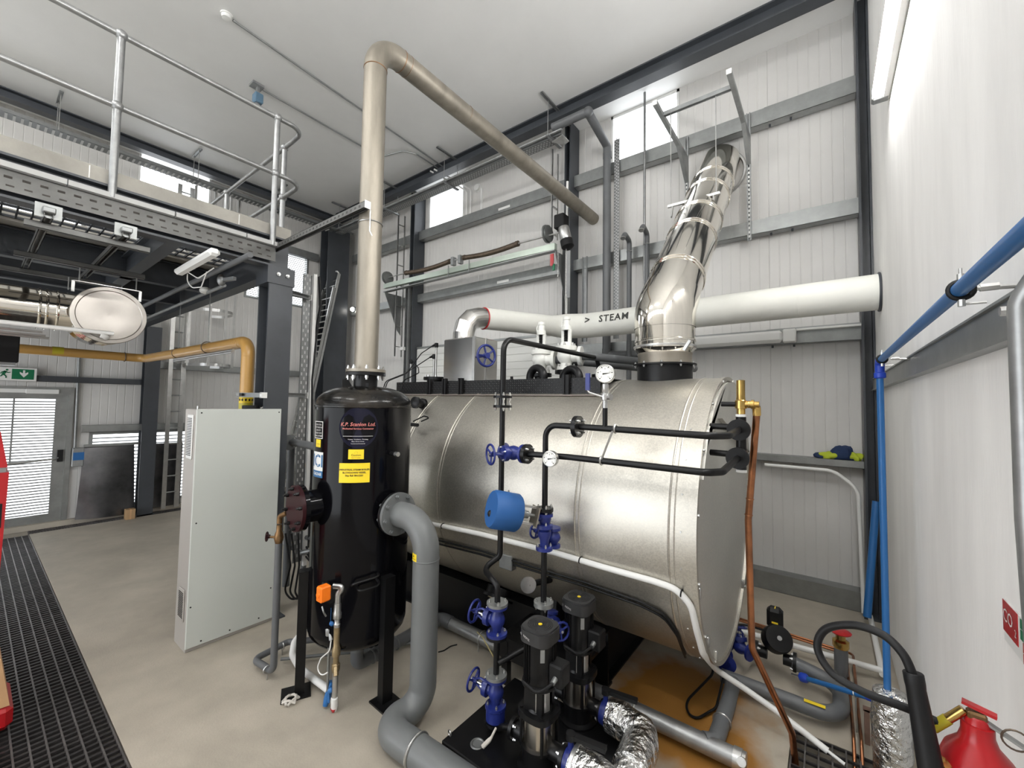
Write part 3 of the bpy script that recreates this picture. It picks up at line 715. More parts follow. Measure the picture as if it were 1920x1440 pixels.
# ================================================================== black flash vessel
TX, TY, TR = -2.73, 1.79, 0.335
tank = thing('flash_vessel', 'tall glossy black steel flash vessel standing on legs', 'tank', (TX, TY, 0))
TZ0, TZ1 = 0.43, 2.047
prof = [(0.001, TZ0 - .155)] + [(TR * math.sin(math.radians(a)), TZ0 - .155 * math.cos(math.radians(a))) for a in range(12, 91, 13)]
prof += [(TR, TZ0), (TR, TZ1 - .09)]
MB().lathe((TX, TY, 0), (0, 0, 1), [(r, z) for r, z in prof], 64, cap=False).build('shell', C_blackg, tank, 30)
MB().lathe((TX, TY, 0), (0, 0, 1), [(TR + .001, TZ1 - .10), (TR + .006, TZ1 - .096), (TR + .006, TZ1 - .086), (TR, TZ1 - .082)] + [(TR * math.cos(math.radians(a)) ** .75, TZ1 - .082 + .14 * math.sin(math.radians(a))) for a in range(8, 85, 7)] + [(.02, TZ1 + .059)], 64, cap=False).build('domed_head', C_dust, tank, 30)
for a in (-116, -3, 125):
    t = math.radians(a); lx, ly = TX + .385 * math.cos(t), TY + .385 * math.sin(t)
    MB().bar((lx - .02 * math.cos(t), ly - .02 * math.sin(t), 0.012), (lx - .02 * math.cos(t), ly - .02 * math.sin(t), .82), .075, .06, (math.cos(t), math.sin(t), 0)).build('leg', C_black, tank, 0)
    mb = MB(); q = MB(); mb.bar((lx - .09 * math.cos(t), ly - .09 * math.sin(t), .006), (lx + .09 * math.cos(t), ly + .09 * math.sin(t), .006), .15, .012).build('foot_plate', C_black, tank, 0)
MB().lathe((TX, TY, 2.06), (0, 0, 1), [(.084, 0), (.084, .12), (.142, .122), (.142, .142), (.08, .143)], 40).build('top_nozzle', C_black, tank)
MB().prism([(TX - .10, TY - .13, TZ1 - .01), (TX - .10, TY - .13, TZ1 + .10), (TX - .085, TY - .10, TZ1 + .115), (TX - .07, TY - .07, TZ1 + .06), (TX - .07, TY - .07, TZ1 + .01)], (.012, -.006, 0)).build('lifting_lug', C_black, tank, 0)
MB().box(TX + .12, TX + .16, TY - .08, TY - .05, TZ1 - .0, TZ1 + .075).build('plug', C_black, tank, 0)
# hand-hole nozzle with maroon blind cover facing the door side
hd = V((-.105, -1, 0)).normalized(); hz = 1.285; h0 = V((TX, TY, hz)) + hd * (TR - .05)
MB().lathe(h0, hd, [(.105, 0), (.105, .13), (.150, .132), (.150, .158), (.10, .159)], 40).build('handhole_nozzle', C_blackg, tank)
bcv = MB().lathe(h0 + hd * .160, hd, [(.150, 0), (.150, .022)], 40).build('blind_cover', C_maroon, tank)
MB().bolts(h0 + hd * .182, hd, .127, 8, .012, .035, .2).build('cover_bolts', C_black, bcv, kind='stuff')
# outlet nozzle towards the pumps
od = V((1, .03, 0)).normalized(); oz = 1.235
o0 = V((TX, TY, oz)) + od * (TR - .03)
MB().lathe(o0, od, [(.084, 0), (.084, .07), (.142, .072), (.142, .092), (.08, .093)], 40).build('outlet_nozzle', C_black, tank)
# small nozzles and hardware
_na, _nz = cylhit(733, 850, TX, TY, TR); _nd = V((math.cos(_na), math.sin(_na), 0))
MB().cyl(V((TX, TY, _nz)) + _nd * (TR - .02), V((TX, TY, _nz)) + _nd * (TR + .05), .014, 12).build('test_nipple', C_black, tank)
e_ = V((TX, TY, _nz)) + _nd * (TR + .05); MB().cyl(e_, e_ + _nd * .03, .016, 12).build('nipple_plug', C_zinc, tank)
hh = MB()
a0 = math.radians(-26)
def tp_(a, r, z): return V((TX + r * math.cos(a), TY + r * math.sin(a), z))
hh.tube([tp_(a0 - .25, TR, .79), tp_(a0 - .25, TR + .05, .82), tp_(a0 + .22, TR + .05, .845), tp_(a0 + .22, TR, .845)], .008, 8, .03)
hh.tube([tp_(a0 - .16, TR, .785), tp_(a0 - .13, TR + .06, .775), tp_(a0 + .22, TR + .06, .79), tp_(a0 + .2, TR, .81)], .008, 8, .03)
hh.build('sample_handles', C_black, tank)
# plates and stickers
def plate(px, py, wd, ht, mt, nm, dr=.002, lab=None):
    a, z = cylhit(px, py, TX, TY, TR + dr); return curved_plate(TX, TY, TR + dr - .0015, a, z, wd, ht, t=.002).build(nm, mt, tank, 20, label=lab)
def ttext(s, px, py, size, mt, par, dr=.0035, **k):
    a, z = cylhit(px, py, TX, TY, TR + dr); text_mb(s, size, cyl_map(TX, TY, TR + dr, a, z), **k).build('lettering', mt, par, 0)
a, z = cylhit(672, 802, TX, TY, TR + .002)
bd = MB(); N_ = 40; vs = [V((TX + (TR + .001) * math.cos(a), TY + (TR + .001) * math.sin(a), z))]
for k in range(N_):
    t = 2 * PI * k / N_; aa = a + .125 * math.cos(t) / TR; vs.append(V((TX + (TR + .0012) * math.cos(aa), TY + (TR + .0012) * math.sin(aa), z + .135 * math.sin(t))))
bd.add(vs, [(0, 1 + k, 1 + (k + 1) % N_) for k in range(N_)]); badge = bd.build('badge', C_navy, tank, 20, label='dark blue oval badge with red lettering')
ttext('K.P. Scanlon Ltd.', 671, 796, .033, C_txt_r, badge, shear=.2, bold=.0006)
ttext('Mechanical Services Contractor', 671, 804, .0155, C_txt_r, badge, bold=.0004)
curved_plate(TX, TY, TR + .0015, cylhit(671, 818, TX, TY, TR)[0], cylhit(671, 818, TX, TY, TR)[1], .19, .002).build('rule_line', C_txt_w, badge, 0)
ttext('Heating . Ventilation . Plumbing', 671, 824, .010, C_txt_w, badge)
ttext('Boiler Service Works', 671, 828, .009, C_txt_w, badge)
ttext('Commercial & Industrial', 671, 832, .009, C_txt_w, badge)
def caution(px, py, wd, ht):
    st_ = plate(px, py, wd, ht, C_yl, 'caution_sticker', lab='yellow caution sticker')
    a, z = cylhit(px, py, TX, TY, TR + .0035)
    cm = cyl_map(TX, TY, TR + .0025, a, z)
    q = ht * .16; MB().add([cm(-q, ht * .12), cm(q, ht * .12), cm(0, ht * .42)], [(0, 1, 2)]).build('warning_triangle', C_txt_k, st_, 0)
    text_mb('Caution', ht * .30, cyl_map(TX, TY, TR + .0035, a, z - ht * .08)).build('lettering', C_txt_k, st_, 0)
    text_mb('Very hot water', ht * .15, cyl_map(TX, TY, TR + .0035, a, z - ht * .34)).build('lettering', C_txt_k, st_, 0)
caution(667.5, 852, .098, .064)
yp = plate(664, 887, .195, .128, C_yl, 'yellow_plate', lab='large yellow vessel nameplate')
for s, py in (('INDUSTRIAL STEAM BOILER', 881), ('BLOWDOWN VESSEL', 886.5), ('Ship Ref: BN-2201', 892)): ttext(s, 664, py, .0155, C_txt_k, yp, bold=.0004)
# side plates towards the door
dpl = plate(597, 806, .105, .115, C_blackg, 'data_plate')
a, z = cylhit(597, 806, TX, TY, TR + .004)
for (u0, wd, ht, v0) in ((0, .105, .004, .056), (0, .105, .004, -.056), (.051, .004, .115, 0), (-.051, .004, .115, 0)):
    curved_plate(TX, TY, TR + .003, a + u0 / TR, z + v0, wd, ht).build('plate_border', C_txt_w, dpl, 0)
for k, s in enumerate(('FLASH VESSEL', 'TEST PRESSURE', 'CAPACITY', 'DESIGN TEMP', 'SERIAL NUMBER')):
    text_mb(s, .014, cyl_map(TX, TY, TR + .0045, a, z + .036 - k * .019)).build('lettering', C_txt_w, dpl, 0)
caution(596.5, 831, .062, .052)
a, z = cylhit(595, 868, TX, TY, TR + .003)
mkp = curved_plate(TX, TY, TR + .001, a, z + .012, .125, .125).build('maker_plate', C_wht, tank, 20, label='white and blue maker plate')
curved_plate(TX, TY, TR + .001, a, z - .073, .125, .045).build('maker_plate_band', C_txt_b, mkp, 20)
text_mb('ICI', .115, cyl_map(TX, TY, TR + .004, a, z + .012), bold=.002).build('lettering', C_txt_b, mkp, 0)
text_mb('CALDAIE', .026, cyl_map(TX, TY, TR + .004, a, z - .073), bold=.0006).build('lettering', C_wht, mkp, 0)

# ---- vent stack of the vessel
stack = thing('vent_stack', 'dull stainless vent pipe rising from black vessel and turning along ceiling', 'pipe', (TX, TY, 2.2))
SR = .0845; SZ = 4.77
MB().cyl((TX, TY, 2.20), (TX, TY, SZ - .23), SR, 32).build('riser_pipe', C_stain, stack)
MB().tube([(TX, TY, SZ - .225), (TX, TY, SZ), (TX, TY + .225, SZ)], SR + .001, 32, .215, cap=False, k=12).build('elbow', C_stain, stack)
MB().cyl((TX, TY + .23, SZ), (TX, YB + .02, SZ - .01), SR, 32).build('horizontal_pipe', C_stain, stack)
MB().torus((TX, TY, SZ - .228), (0, 0, 1), SR, .004, 32, 6).build('weld_seam', C_weld, stack)
for y_, q_ in ((.228, .004), (.29, .002), (1.0, .002)): MB().torus((TX, TY + y_, SZ), (0, 1, 0), SR, q_, 32, 6).build('weld_seam', C_weld, stack)
MB().lathe((TX, TY, 2.205), (0, 0, 1), [(.08, 0), (.142, .001), (.142, .022), (.086, .024), (.086, .03)], 40).build('flange', C_stain, stack)
MB().bolts((TX, TY, 2.227), (0, 0, 1), .122, 8, .013, .03, .25, both=.05).build('flange_bolts', C_zinc, stack, kind='stuff')

# ================================================================== mezzanine
mz = thing('mezzanine', 'steel mezzanine platform with concrete edge along the far side', 'platform', (-6.6, 0.2, 3.2))
MX, MY = -4.03, 1.80                                   # outer edges of the deck
MB().ibeam((MX - .06, YF + .05, 3.36), (MX - .06, MY - .0, 3.36), .12, .28, .016, .012).build('edge_beam', C_anth, mz, 0)
MB().ibeam((MX - .14, MY - .06, 3.33), (-9.35, MY - .06, 3.33), .12, .30, .016, .012).build('edge_beam', C_anth, mz, 0)
for x in (-5.80, -6.9, -8.1): MB().ibeam((x, YF + .05, 3.36), (x, MY - .13, 3.36), .10, .26, .014, .01).build('floor_joist', C_anth, mz, 0)
for y in (0.95, -0.4): MB().ibeam((MX - .13, y, 3.34), (-9.4, y, 3.34), .10, .22, .014, .01).build('floor_beam', C_anth, mz, 0)
MB().box(-5.12, MX - .02, YF + .05, MY, 3.505, 3.61).build('deck_slab', C_conc2, mz, 0)
MB().box(-9.4, -5.60, YF + .05, MY, 3.505, 3.61).build('deck_slab', C_conc2, mz, 0)
dg_ = MB(); y = YF + .1                                # open mesh strip let into the deck
while y < MY: dg_.bar((-5.12, y, 3.54), (-5.60, y, 3.54), .012, .02); y += .085
for x in (-5.125, -5.28, -5.44, -5.595): dg_.bar((x, YF + .05, 3.54), (x, MY, 3.54), .012, .02)
dg_.build('open_mesh_strip', C_anth, mz, 0, kind='stuff')
for y in (-.6, .44, 1.36): MB().box(MX - .022, MX - .0175, y, y + .006, 3.512, 3.60).build('slab_joint', C_wht, mz, 0)
MB().box(MX - .16, MX - .0, MY - .2, MY - .02, 0.0, 3.22).build('drop_column_core', C_anth, mz, 0) if False else None
colm = thing('steel_column', 'anthracite steel column standing behind the grey cabinet', 'column', (-4.13, 1.74, 0))
icol(-4.25, -4.03, 1.62, 1.83, 0.012, 3.22, 'x').build('shaft', C_anth, colm, 0)
MB().box(-4.30, -3.99, 1.79, 1.86, 0, .012).build('base_plate', C_anth, colm, 0)
MB().box(-4.27, -4.02, 1.60, 1.84, 3.06, 3.22).build('top_bracket', C_anth, colm, 0)
MB().bolts((-4.02, 1.69, 3.15), (1, 0, 0), .0, 1, .018, .03).bolts((-4.02, 1.77, 3.15), (1, 0, 0), .0, 1, .018, .03).build('bolts', C_zinc, colm, kind='stuff')
# perforated strip and channel hung outside the edge beam
strip = thing('edge_tray', 'long perforated steel tray fixed along the mezzanine edge', 'cable tray', (MX + .03, .2, 3.28))
for a, b in ((-1.9, -.62), (-.61, .337), (.343, .905), (.915, 1.40), (1.41, 1.66)):
    MB().box(MX + .012, MX + .05, a, b, 3.395, 3.43).build('cover_strip', C_strip, strip, 0)
pt = MB().box(MX + .006, MX + .010, -2.0, 1.66, 3.26, 3.40)
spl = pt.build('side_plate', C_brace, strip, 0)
sl = MB(); y = -.6
while y < 1.6:
    sl.box(MX + .0102, MX + .0108, y, y + .035, 3.34, 3.355).box(MX + .0102, MX + .0108, y + .01, y + .045, 3.29, 3.30); y += .075
sl.build('slots', C_pit, spl, 0, kind='stuff')
# ---- guard rail
gr = thing('guard_rail', 'tubular galvanised guard rail with ball joints along the mezzanine', 'railing', (MX, .6, 3.4))
RZ, RM = 4.595, 4.066
ys = (-2.0, -0.75, 0.555, 1.62)
for z in (RZ, RM):
    MB().tube([(-4.0, -2.9, z), (-4.0, 1.86, z), (-4.28, 1.87, z), (-9.3, 1.87, z)], .0215, 14, .16).build('rail', C_gpipe, gr)
for y in ys:
    MB().cyl((-4.0, y, 3.40), (-4.0, y, RZ), .024, 14).build('post', C_gpipe, gr)
    for z in (RZ, RM): MB().ball((-4.0, y, z), .038, 14, 8).build('ball_joint', C_gpipe, gr)
for x in (-4.42, -6.0, -7.6):
    MB().cyl((x, 1.87, 3.35), (x, 1.87, RZ), .024, 14).build('post', C_gpipe, gr)
    for z in (RZ, RM): MB().ball((x, 1.87, z), .038, 14, 8).build('ball_joint', C_gpipe, gr)
# ---- struts, clamps and battens under the deck
for i, (x, y0_, y1_, lab) in enumerate(((-4.09, .17, .79, 'short strut rail under the mezzanine nearest its edge'), (-5.04, .17, .95, 'strut rail under the mezzanine that carries the duct rods'), (-5.72, -.3, .9, 'deep strut rail under the mezzanine behind the duct rods'))):
    t = thing('strut_rail', lab, 'strut', (x, (y0_ + y1_) / 2, 3.09))
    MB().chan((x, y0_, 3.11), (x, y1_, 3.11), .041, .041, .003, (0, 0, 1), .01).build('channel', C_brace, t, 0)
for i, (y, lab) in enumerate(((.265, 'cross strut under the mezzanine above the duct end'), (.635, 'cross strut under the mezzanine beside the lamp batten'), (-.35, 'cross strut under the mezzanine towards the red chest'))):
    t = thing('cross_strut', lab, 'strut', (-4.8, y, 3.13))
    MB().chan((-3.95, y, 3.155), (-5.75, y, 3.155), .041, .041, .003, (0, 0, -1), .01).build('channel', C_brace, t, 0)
    MB().box(-3.985, -3.978, y - .06, y + .06, 3.14, 3.23).build('beam_clamp', C_girt, t, 0)
    MB().bev(-3.99, -3.93, y - .03, y + .03, 3.165, 3.20, .005).build('end_cap', C_strut, t, 0)
bt = thing('lamp_batten', 'unlit lamp batten hanging below the mezzanine edge', 'lamp', (-4.2, 1.11, 3.10))
MB().bev(-4.65, -3.75, 1.07, 1.15, 3.10, 3.16, .02).build('housing', C_lensoff, bt, 20)
MB().tube([(-4.6, 1.16, 3.12), (-4.75, 1.2, 3.02), (-4.5, 1.24, 3.0), (-4.3, 1.22, 3.1)], .005, 8, .06).tube([(-4.5, 1.14, 3.11), (-4.45, 1.2, 3.06), (-4.2, 1.24, 3.12)], .005, 8, .04).build('flex_lead', C_wht, bt)
cn = thing('conduit_run', 'grey conduit with hanging light fitting under the mezzanine corner', 'conduit', (-5, 1.28, 3.10))
MB().tube([(-3.6, 1.3, 3.13), (-7.4, 1.28, 3.13)], .022, 12).build('conduit', C_greyd, cn)
MB().tube([(-4.5, 1.42, 3.06), (-8.3, 1.42, 3.06)], .016, 12).build('batten_rail', C_strut, cn)
MB().ball(at(385, 545, 'z', 3.08), .05, 14, 8, (1.3, 1, .7)).build('lamp_head', C_cast, cn)
MB().ball(at(415, 525, 'z', 3.10), .045, 12, 8, (.8, .8, 1.2)).bar(at(418, 525, 'z', 3.10), at(440, 522, 'z', 3.10), .03, .03).build('junction_box', C_strut, cn)

# ---- insulated duct with capped tee
dc = thing('flue_duct', 'polished insulated duct with round cap hung under the mezzanine', 'duct', (-5.2, .1, 2.45))
DX, DY, DZ, DRr = -5.28, .73, 2.71, .245
MB().cyl((DX, -2.6, DZ + .02), (DX, DY + .02, DZ + .02), .165, 40).build('duct_pipe', C_pol, dc)
MB().lathe((-5.62, DY, DZ), (1, 0, 0), [(DRr - .03, 0), (DRr - .02, .02), (DRr - .02, .60)], 48).build('tee_body', C_pol, dc)
cp = MB().lathe((-5.03, DY, DZ), (1, 0, 0), [(DRr - .02, 0), (DRr, .004), (DRr + .004, .012), (DRr, .022), (DRr - .028, .024), (DRr - .034, .018), (.12, .022), (.004, .012)], 48)
cp.build('end_cap', C_stain if False else mat('brushed_cap', (.40, .375, .345), .38, 1, var=.08, vscale=3, bump=.25, bscale=3), dc, 30)
bn = MB()
for y in (DY - .30, DY - .36, DY - .40): bn.torus((DX, y, DZ + .02), (0, 1, 0), .167, .009, 40, 8)
for x in (-5.1, -5.18, -5.26, -5.34): bn.torus((x, DY, DZ), (1, 0, 0), DRr - .018, .010, 48, 8)
bn.build('locking_bands', C_pol, dc)
MB().tube([(-5.02, DY - .02, DZ - .20), (-4.95, DY - .02, DZ - .20), (-4.95, DY - .06, DZ - .19)], .02, 12, .03).tube([(-4.95, DY + .02, DZ - .165), (-4.95, -2.2, DZ - .155)], .017, 12).build('drain_pipe', C_wht, dc)
for k, (dx, dz) in enumerate(((.03, -.21), (.0, -.235), (-.03, -.25))): MB().tube([(-4.98 + dx, .34 + k * .02, DZ + dz), (-4.98 + dx, -2.2, DZ + dz)], .009, 8).build('steel_tube', C_zinc, dc)
MB().bar((-5.06, .50, DZ + .265), (-5.06, .93, DZ + .265), .02, .006).bar((-5.06, .50, DZ + .265), (-5.06, .50, DZ + .17), .02, .006).bar((-5.06, .93, DZ + .265), (-5.06, .93, DZ + .17), .02, .006).build('hanger_strap', C_zinc, dc, 0)
for x, y in ((-5.06, .535), (-5.06, .90), (-5.55, .52), (-5.55, .88)): MB().cyl((x, y, DZ + .265), (x, y, 3.09), .005, 8).build('drop_rod', C_zinc, dc)

# ---- gas pipe
gp = thing('gas_pipe', 'ochre yellow gas pipe dropping behind the grey cabinet', 'pipe', (-4.4, 1.61, 1.2))
GR = .057; gz = 2.545
MB().tube([(-4.4, 1.61, .6), (-4.4, 1.61, gz), (-7.75, 1.52, gz), (-7.75, -1.0, gz + .02)], GR, 22, .13, k=9).build('pipe', C_yel, gp)
for p_, d_ in (((-4.4, 1.61, 2.40), (0, 0, 1)), ((-4.55, 1.606, gz), (1, 0, 0))): MB().torus(p_, d_, GR, .002, 24, 6).build('weld_seam', C_yel, gp)
MB().lathe((-4.4, 1.61, 2.02), (0, 0, 1), [(GR + .004, 0), (GR + .007, .003), (GR + .007, .027), (GR + .004, .03)], 24, cap=False).bar((-4.4, 1.61 - .075, 2.035), (-4.33, 1.61 - .075, 2.035), .025, .03).build('clamp_ring', C_zinc, gp)
bd_ = MB().lathe((-4.4, 1.61, 1.955), (0, 0, 1), [(GR + .002, 0), (GR + .002, .055)], 24, cap=False); bd_.build('marker_band', C_yl, gp)
MB().lathe((-4.4, 1.61, 1.89), (0, 0, 1), [(GR + .002, 0), (GR + .002, .062)], 24, cap=False).build('marker_band', C_yb, gp)
dm = MB()
for k in range(7):
    a = -1.9 + k * .5; cm = cyl_map(-4.4, 1.61, GR + .003, a, 1.985)
    dm.add([cm(-.011, 0), cm(0, -.014), cm(.011, 0), cm(0, .014)], [(0, 1, 2, 3)])
dm.build('hazard_diamonds', C_maroon, gp, 0, kind='stuff')
MB().lathe((-7.75, .62, gz + .01), (0, 1, 0), [(GR + .002, 0), (GR + .002, .10)], 24, cap=False).build('marker_band', C_yb, gp)
for x in (-6.4, -5.35): 
    MB().torus((x, 1.56, gz), (1, 0, 0), GR + .004, .006, 24, 6).build('hanger_ring', C_spring, gp)
    MB().cyl((x, 1.56, gz + GR), (x, 1.56, 3.2), .005, 8).build('drop_rod', C_girt, gp)
MB().torus((-7.75, 1.3, gz), (0, 1, 0), GR + .004, .006, 24, 6).build('hanger_ring', C_spring, gp)
MB().cyl((-7.75, 1.3, gz + GR), (-7.75, 1.3, 3.2), .004, 8).build('drop_rod', C_girt, gp)
MB().chan((-4.36, 1.53, 2.03), (-4.0, 1.60, 2.03), .041, .06, .004, (0, -1, 0)).build('strut_arm', C_strut, gp, 0)
MB().box(-4.03, -3.985, 1.58, 1.625, 2.005, 2.055).build('end_cap', C_wht, gp, 0)
cdt = thing('cable_conduit', 'pair of zinc conduits clipped below the yellow gas pipe', 'conduit', (-5.6, 1.5, 2.42))
for dz in (-.085, -.105): MB().tube([(-4.5, 1.56 + dz * .5, gz + dz), (-6.3, 1.5, gz + dz)], .011, 10).build('conduit', C_zinc, cdt)

# ---- grey electrical cabinet
CX0, CX1, CY0, CY1, CZ = -4.27, -4.01, 1.118, 1.76, 1.907
cb = thing('control_cabinet', 'tall light grey sheet-metal cabinet beside the black vessel', 'cabinet', ((CX0 + CX1) / 2, (CY0 + CY1) / 2, 0))
CX0 = -4.29
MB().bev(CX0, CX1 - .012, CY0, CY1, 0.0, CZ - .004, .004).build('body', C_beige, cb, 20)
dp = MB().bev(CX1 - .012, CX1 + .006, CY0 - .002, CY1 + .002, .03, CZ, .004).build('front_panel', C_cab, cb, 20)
sw = MB()
for y, z in ((CY0 + .03, CZ - .03), (CY1 - .02, CZ - .03), (CY0 + .02, .35), (CY0 + .03, 1.0), (CY0 + .10, .06), (CY0 + .3, .06), (CY1 - .12, .07), (CY1 - .03, .30)): sw.lathe((CX1 + .006, y, z), (1, 0, 0), [(.006, 0), (.006, .003)], 8)
sw.build('screws', C_rub, dp, kind='stuff')
MB().box(CX1 + .0062, CX1 + .007, CY1 - .2, CY1 - .08, .10, .19).build('cover_plate', C_cab, dp, 0)
for z0, z1 in ((1.50, 1.86), (.22, .47)):
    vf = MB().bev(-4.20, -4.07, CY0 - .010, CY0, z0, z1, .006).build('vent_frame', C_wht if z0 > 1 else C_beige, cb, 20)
    lv = MB(); z = z0 + .03
    while z < z1 - .02: lv.box(-4.188, -4.082, CY0 - .0125, CY0 - .0098, z, z + .006); z += .0135
    lv.build('vent_slots', C_txt_k, vf, 0, kind='stuff')
MB().cyl((-4.06, CY0 + .02, CZ - .004), (-4.06, CY0 + .02, CZ + .025), .008, 10).build('eye_bolt', C_zinc, cb)
lid = MB().lathe((-4.15, 1.56, CZ - .002), (0, 0, 1), [(.07, 0), (.07, .03), (.06, .032)], 24).build('black_puck', C_rub); tag(lid, 'low black round puck lying on the grey cabinet', 'puck')
wire = MB().tube([(-4.10, 1.62, CZ + .006), (-4.1, 1.66, CZ + .02), (-4.12, 1.70, CZ + .045), (-4.12, 1.73, CZ + .03), (-4.1, 1.70, CZ + .008), (-4.08, 1.64, CZ + .006)], .006, 8, .02).build('cable_coil', C_wht); tag(wire, 'small loop of white cable on top of grey cabinet', 'cable')
# ---- slotted tray mast and cable trunking behind the column
ms = thing('cable_mast', 'upright perforated cable tray with trunking and black cables', 'cable tray', (-4.3, 2.12, 0))
MB().box(-4.30, -4.296, 2.05, 2.14, 0.35, 3.30).box(-4.30, -4.285, 2.05, 2.054, .35, 3.3).box(-4.30, -4.285, 2.136, 2.14, .35, 3.3).build('perforated_tray', C_tray, ms, 0)
hl = MB(); z = .4; k = 0
while z < 3.28:
    for j, y in enumerate((2.065, 2.09, 2.115)):
        if (k + j) % 2: hl.box(-4.2958, -4.2952, y, y + .012, z, z + .03)
    z += .045; k += 1
hl.build('slots', mat('painted_sky_slot', (.5, .5, .5), .6), ms, 0, kind='stuff')  # pale grey painted on the slots stands for daylight behind the trays
MB().box(-4.30, -4.27, 2.15, 2.185, .3, 3.32).build('trunking', C_wht, ms, 0)
for q in (0, .02): MB().tube([(-4.27 + q, 2.20, 3.3), (-4.28 + q, 2.23, 3.0), (-4.29 + q, 2.20, 2.7), (-4.27, 2.17, 2.2), (-4.27 + q, 2.2, 1.2), (-4.2, 2.16, .5)], .010, 8, .2).build('black_cable', C_rub, ms)
for z in (3.05, 2.04): MB().chan((-4.2, 1.83, z), (-4.25, 2.10, z), .041, .05, .004, (1, 0, 0)).build('stand_off', C_strut, ms, 0); MB().box(-4.26, -4.21, 2.10, 2.106, z - .03, z + .03).build('end_cap', C_wht, ms, 0)
# ---- strut that steadies the vent stack
sst = thing('stack_brace', 'slotted strut bracing the vent stack to the mezzanine', 'strut', (-3.4, 1.69, 3.38))
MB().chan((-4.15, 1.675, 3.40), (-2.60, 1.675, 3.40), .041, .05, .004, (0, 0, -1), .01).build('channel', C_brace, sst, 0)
hl = MB(); x = -4.0
while x < -2.65: hl.box(x, x + .022, 1.6535, 1.6542, 3.392, 3.408); x += .055
hl.build('slots', C_txt_k, sst, 0, kind='stuff')
MB().box(-2.60, -2.594, 1.652, 1.698, 3.372, 3.428).build('end_cap', C_wht, sst, 0)
MB().tube([(-2.602, 1.70, 3.37), (-2.602, 1.70, 3.22), (-2.60, 1.72, 3.19)], .005, 8).torus((TX, TY, 3.33), (0, 0, 1), .088, .004, 32, 6).build('u_bolt', C_zinc, sst)
t2 = MB().chan((-4.15, 1.75, 3.30), (-2.75, 2.2, 3.30), .03, .025, .003, (0, 0, 1)); 

# ---- caged roof ladder on the left wall
ld = thing('caged_ladder', 'fixed galvanised wall ladder with safety cage by the door', 'ladder', (-9.1, 2.2, .0))
for y in (2.15, 2.27 + .22):
    pass
LX0, LX1 = -9.33, -8.98
MB().bar((-9.12, 2.13, .08), (-9.12, 2.13, 5.8), .02, .06, (0, 1, 0)).build('stile', C_zinc, ld, 0)
MB().bar((-9.12, 2.31, .08), (-9.12, 2.31, 5.8), .02, .07, (0, 1, 0)).build('stile', C_zinc, ld, 0)
z = .35
while z < 5.7: MB().cyl((-9.12, 2.16, z), (-9.12, 2.30, z), .012, 8).build('rung', C_girt, ld); z += .28
def hoop(z):
    pts = [V((-9.1, 2.27, z)) + V((.0, 0, 0))]
    for k in range(13):
        a = PI * (1 - k / 12); pts.append(V((-8.72 - .0 + .36 * math.sin(a) * .0, 0, 0)))
    c = V((-8.75, 2.55, z)); out = []
    for k in range(15):
        a = math.radians(215 - k * 250 / 14); out.append(c + V((.36 * math.cos(a) * 1.0, -.36 * math.sin(a) * -1 * 1.0, 0)))
    return out
for z in (2.58, 3.55, 4.4):
    pts = [V((-9.1, 2.31, z)), V((-8.95, 2.32, z)), V((-8.65, 2.45, z)), V((-8.55, 2.65, z)), V((-8.62, 2.86, z)), V((-8.85, 2.95, z)), V((-9.2, 2.93, z)), V((-9.35, 2.75, z))]
    P = fillet(pts, .2, 4); mb = MB()
    for a, b in zip(P[:-1], P[1:]):
        if (b - a).length > 1e-4: mb.bar(a, b, .006, .05)
    mb.build('cage_hoop', C_zinc, ld, 0)
for (x, y) in ((-8.95, 2.32), (-8.6, 2.52), (-8.56, 2.75), (-8.72, 2.93), (-9.15, 2.94)):
    MB().bar((x, y, 2.56), (x, y, 5.8), .04, .006).build('cage_strap', C_zinc, ld, 0)
# ---- extension ladder leaning in the corner
el_ = thing('extension_ladder', 'aluminium extension ladder leaning in the corner by the column', 'ladder', (-8.98, 4.1, 0))
la, lb = V((-8.74, 4.10, .02)), V((-8.74, 4.97, 4.85)); wv_ = V((-.44, 0, 0))
for q, off, t1 in ((0, V((0, 0, 0)), 1.0), (1, V((0, -.05, .0)), .93)):
    for s in (0, 1): MB().bar(la + wv_ * s + off, la.lerp(lb, t1) + wv_ * s + off, .03, .06, (0, 1, 0)).build('stile', C_zinc, el_, 0)
    k = 1
    while k * .28 < 4.9 * t1:
        p_ = la.lerp(lb, (k * .28 + q * .12) / 4.9) + off; MB().cyl(p_, p_ + wv_, .014, 8).build('rung', C_zinc, el_); k += 1
MB().tube([lb + V((0, 0, 0)), lb + V((-.02, -.03, .05)), lb + V((-.06, -.05, .05))], .02, 10, .02).build('stile_hook', C_zinc, el_)

# ---- exit sign, alarm box, leaning panel, carton
sg = thing('exit_sign', 'green and white running man exit sign over the door', 'sign', (XL + .02, .4, 2.2))
MB().bev(XL + .122, XL + .15, .05, .612, 2.20, 2.39, .004).build('sign_body', C_wht, sg, 20)
MB().box(XL + .150, XL + .1515, .375, .585, 2.222, 2.37).build('green_panel', C_green, sg, 0)
MB().box(XL + .150, XL + .1515, .08, .20, 2.222, 2.37).build('green_panel', C_green, sg, 0)
sx = XL + .153
def sp(y, z): return V((sx, y, z))
MB().add([sp(.478, 2.355), sp(.498, 2.355), sp(.498, 2.31), sp(.528, 2.33), sp(.528, 2.305), sp(.488, 2.25), sp(.448, 2.305), sp(.448, 2.33), sp(.478, 2.31)], [(0, 1, 2, 8), (2, 3, 4, 5, 8), (8, 5, 6, 7)]).build('down_arrow', C_wht, sg, 0)
mn = MB().lathe(sp(.33, 2.352), (1, 0, 0), [(.013, 0), (.013, .001)], 14)
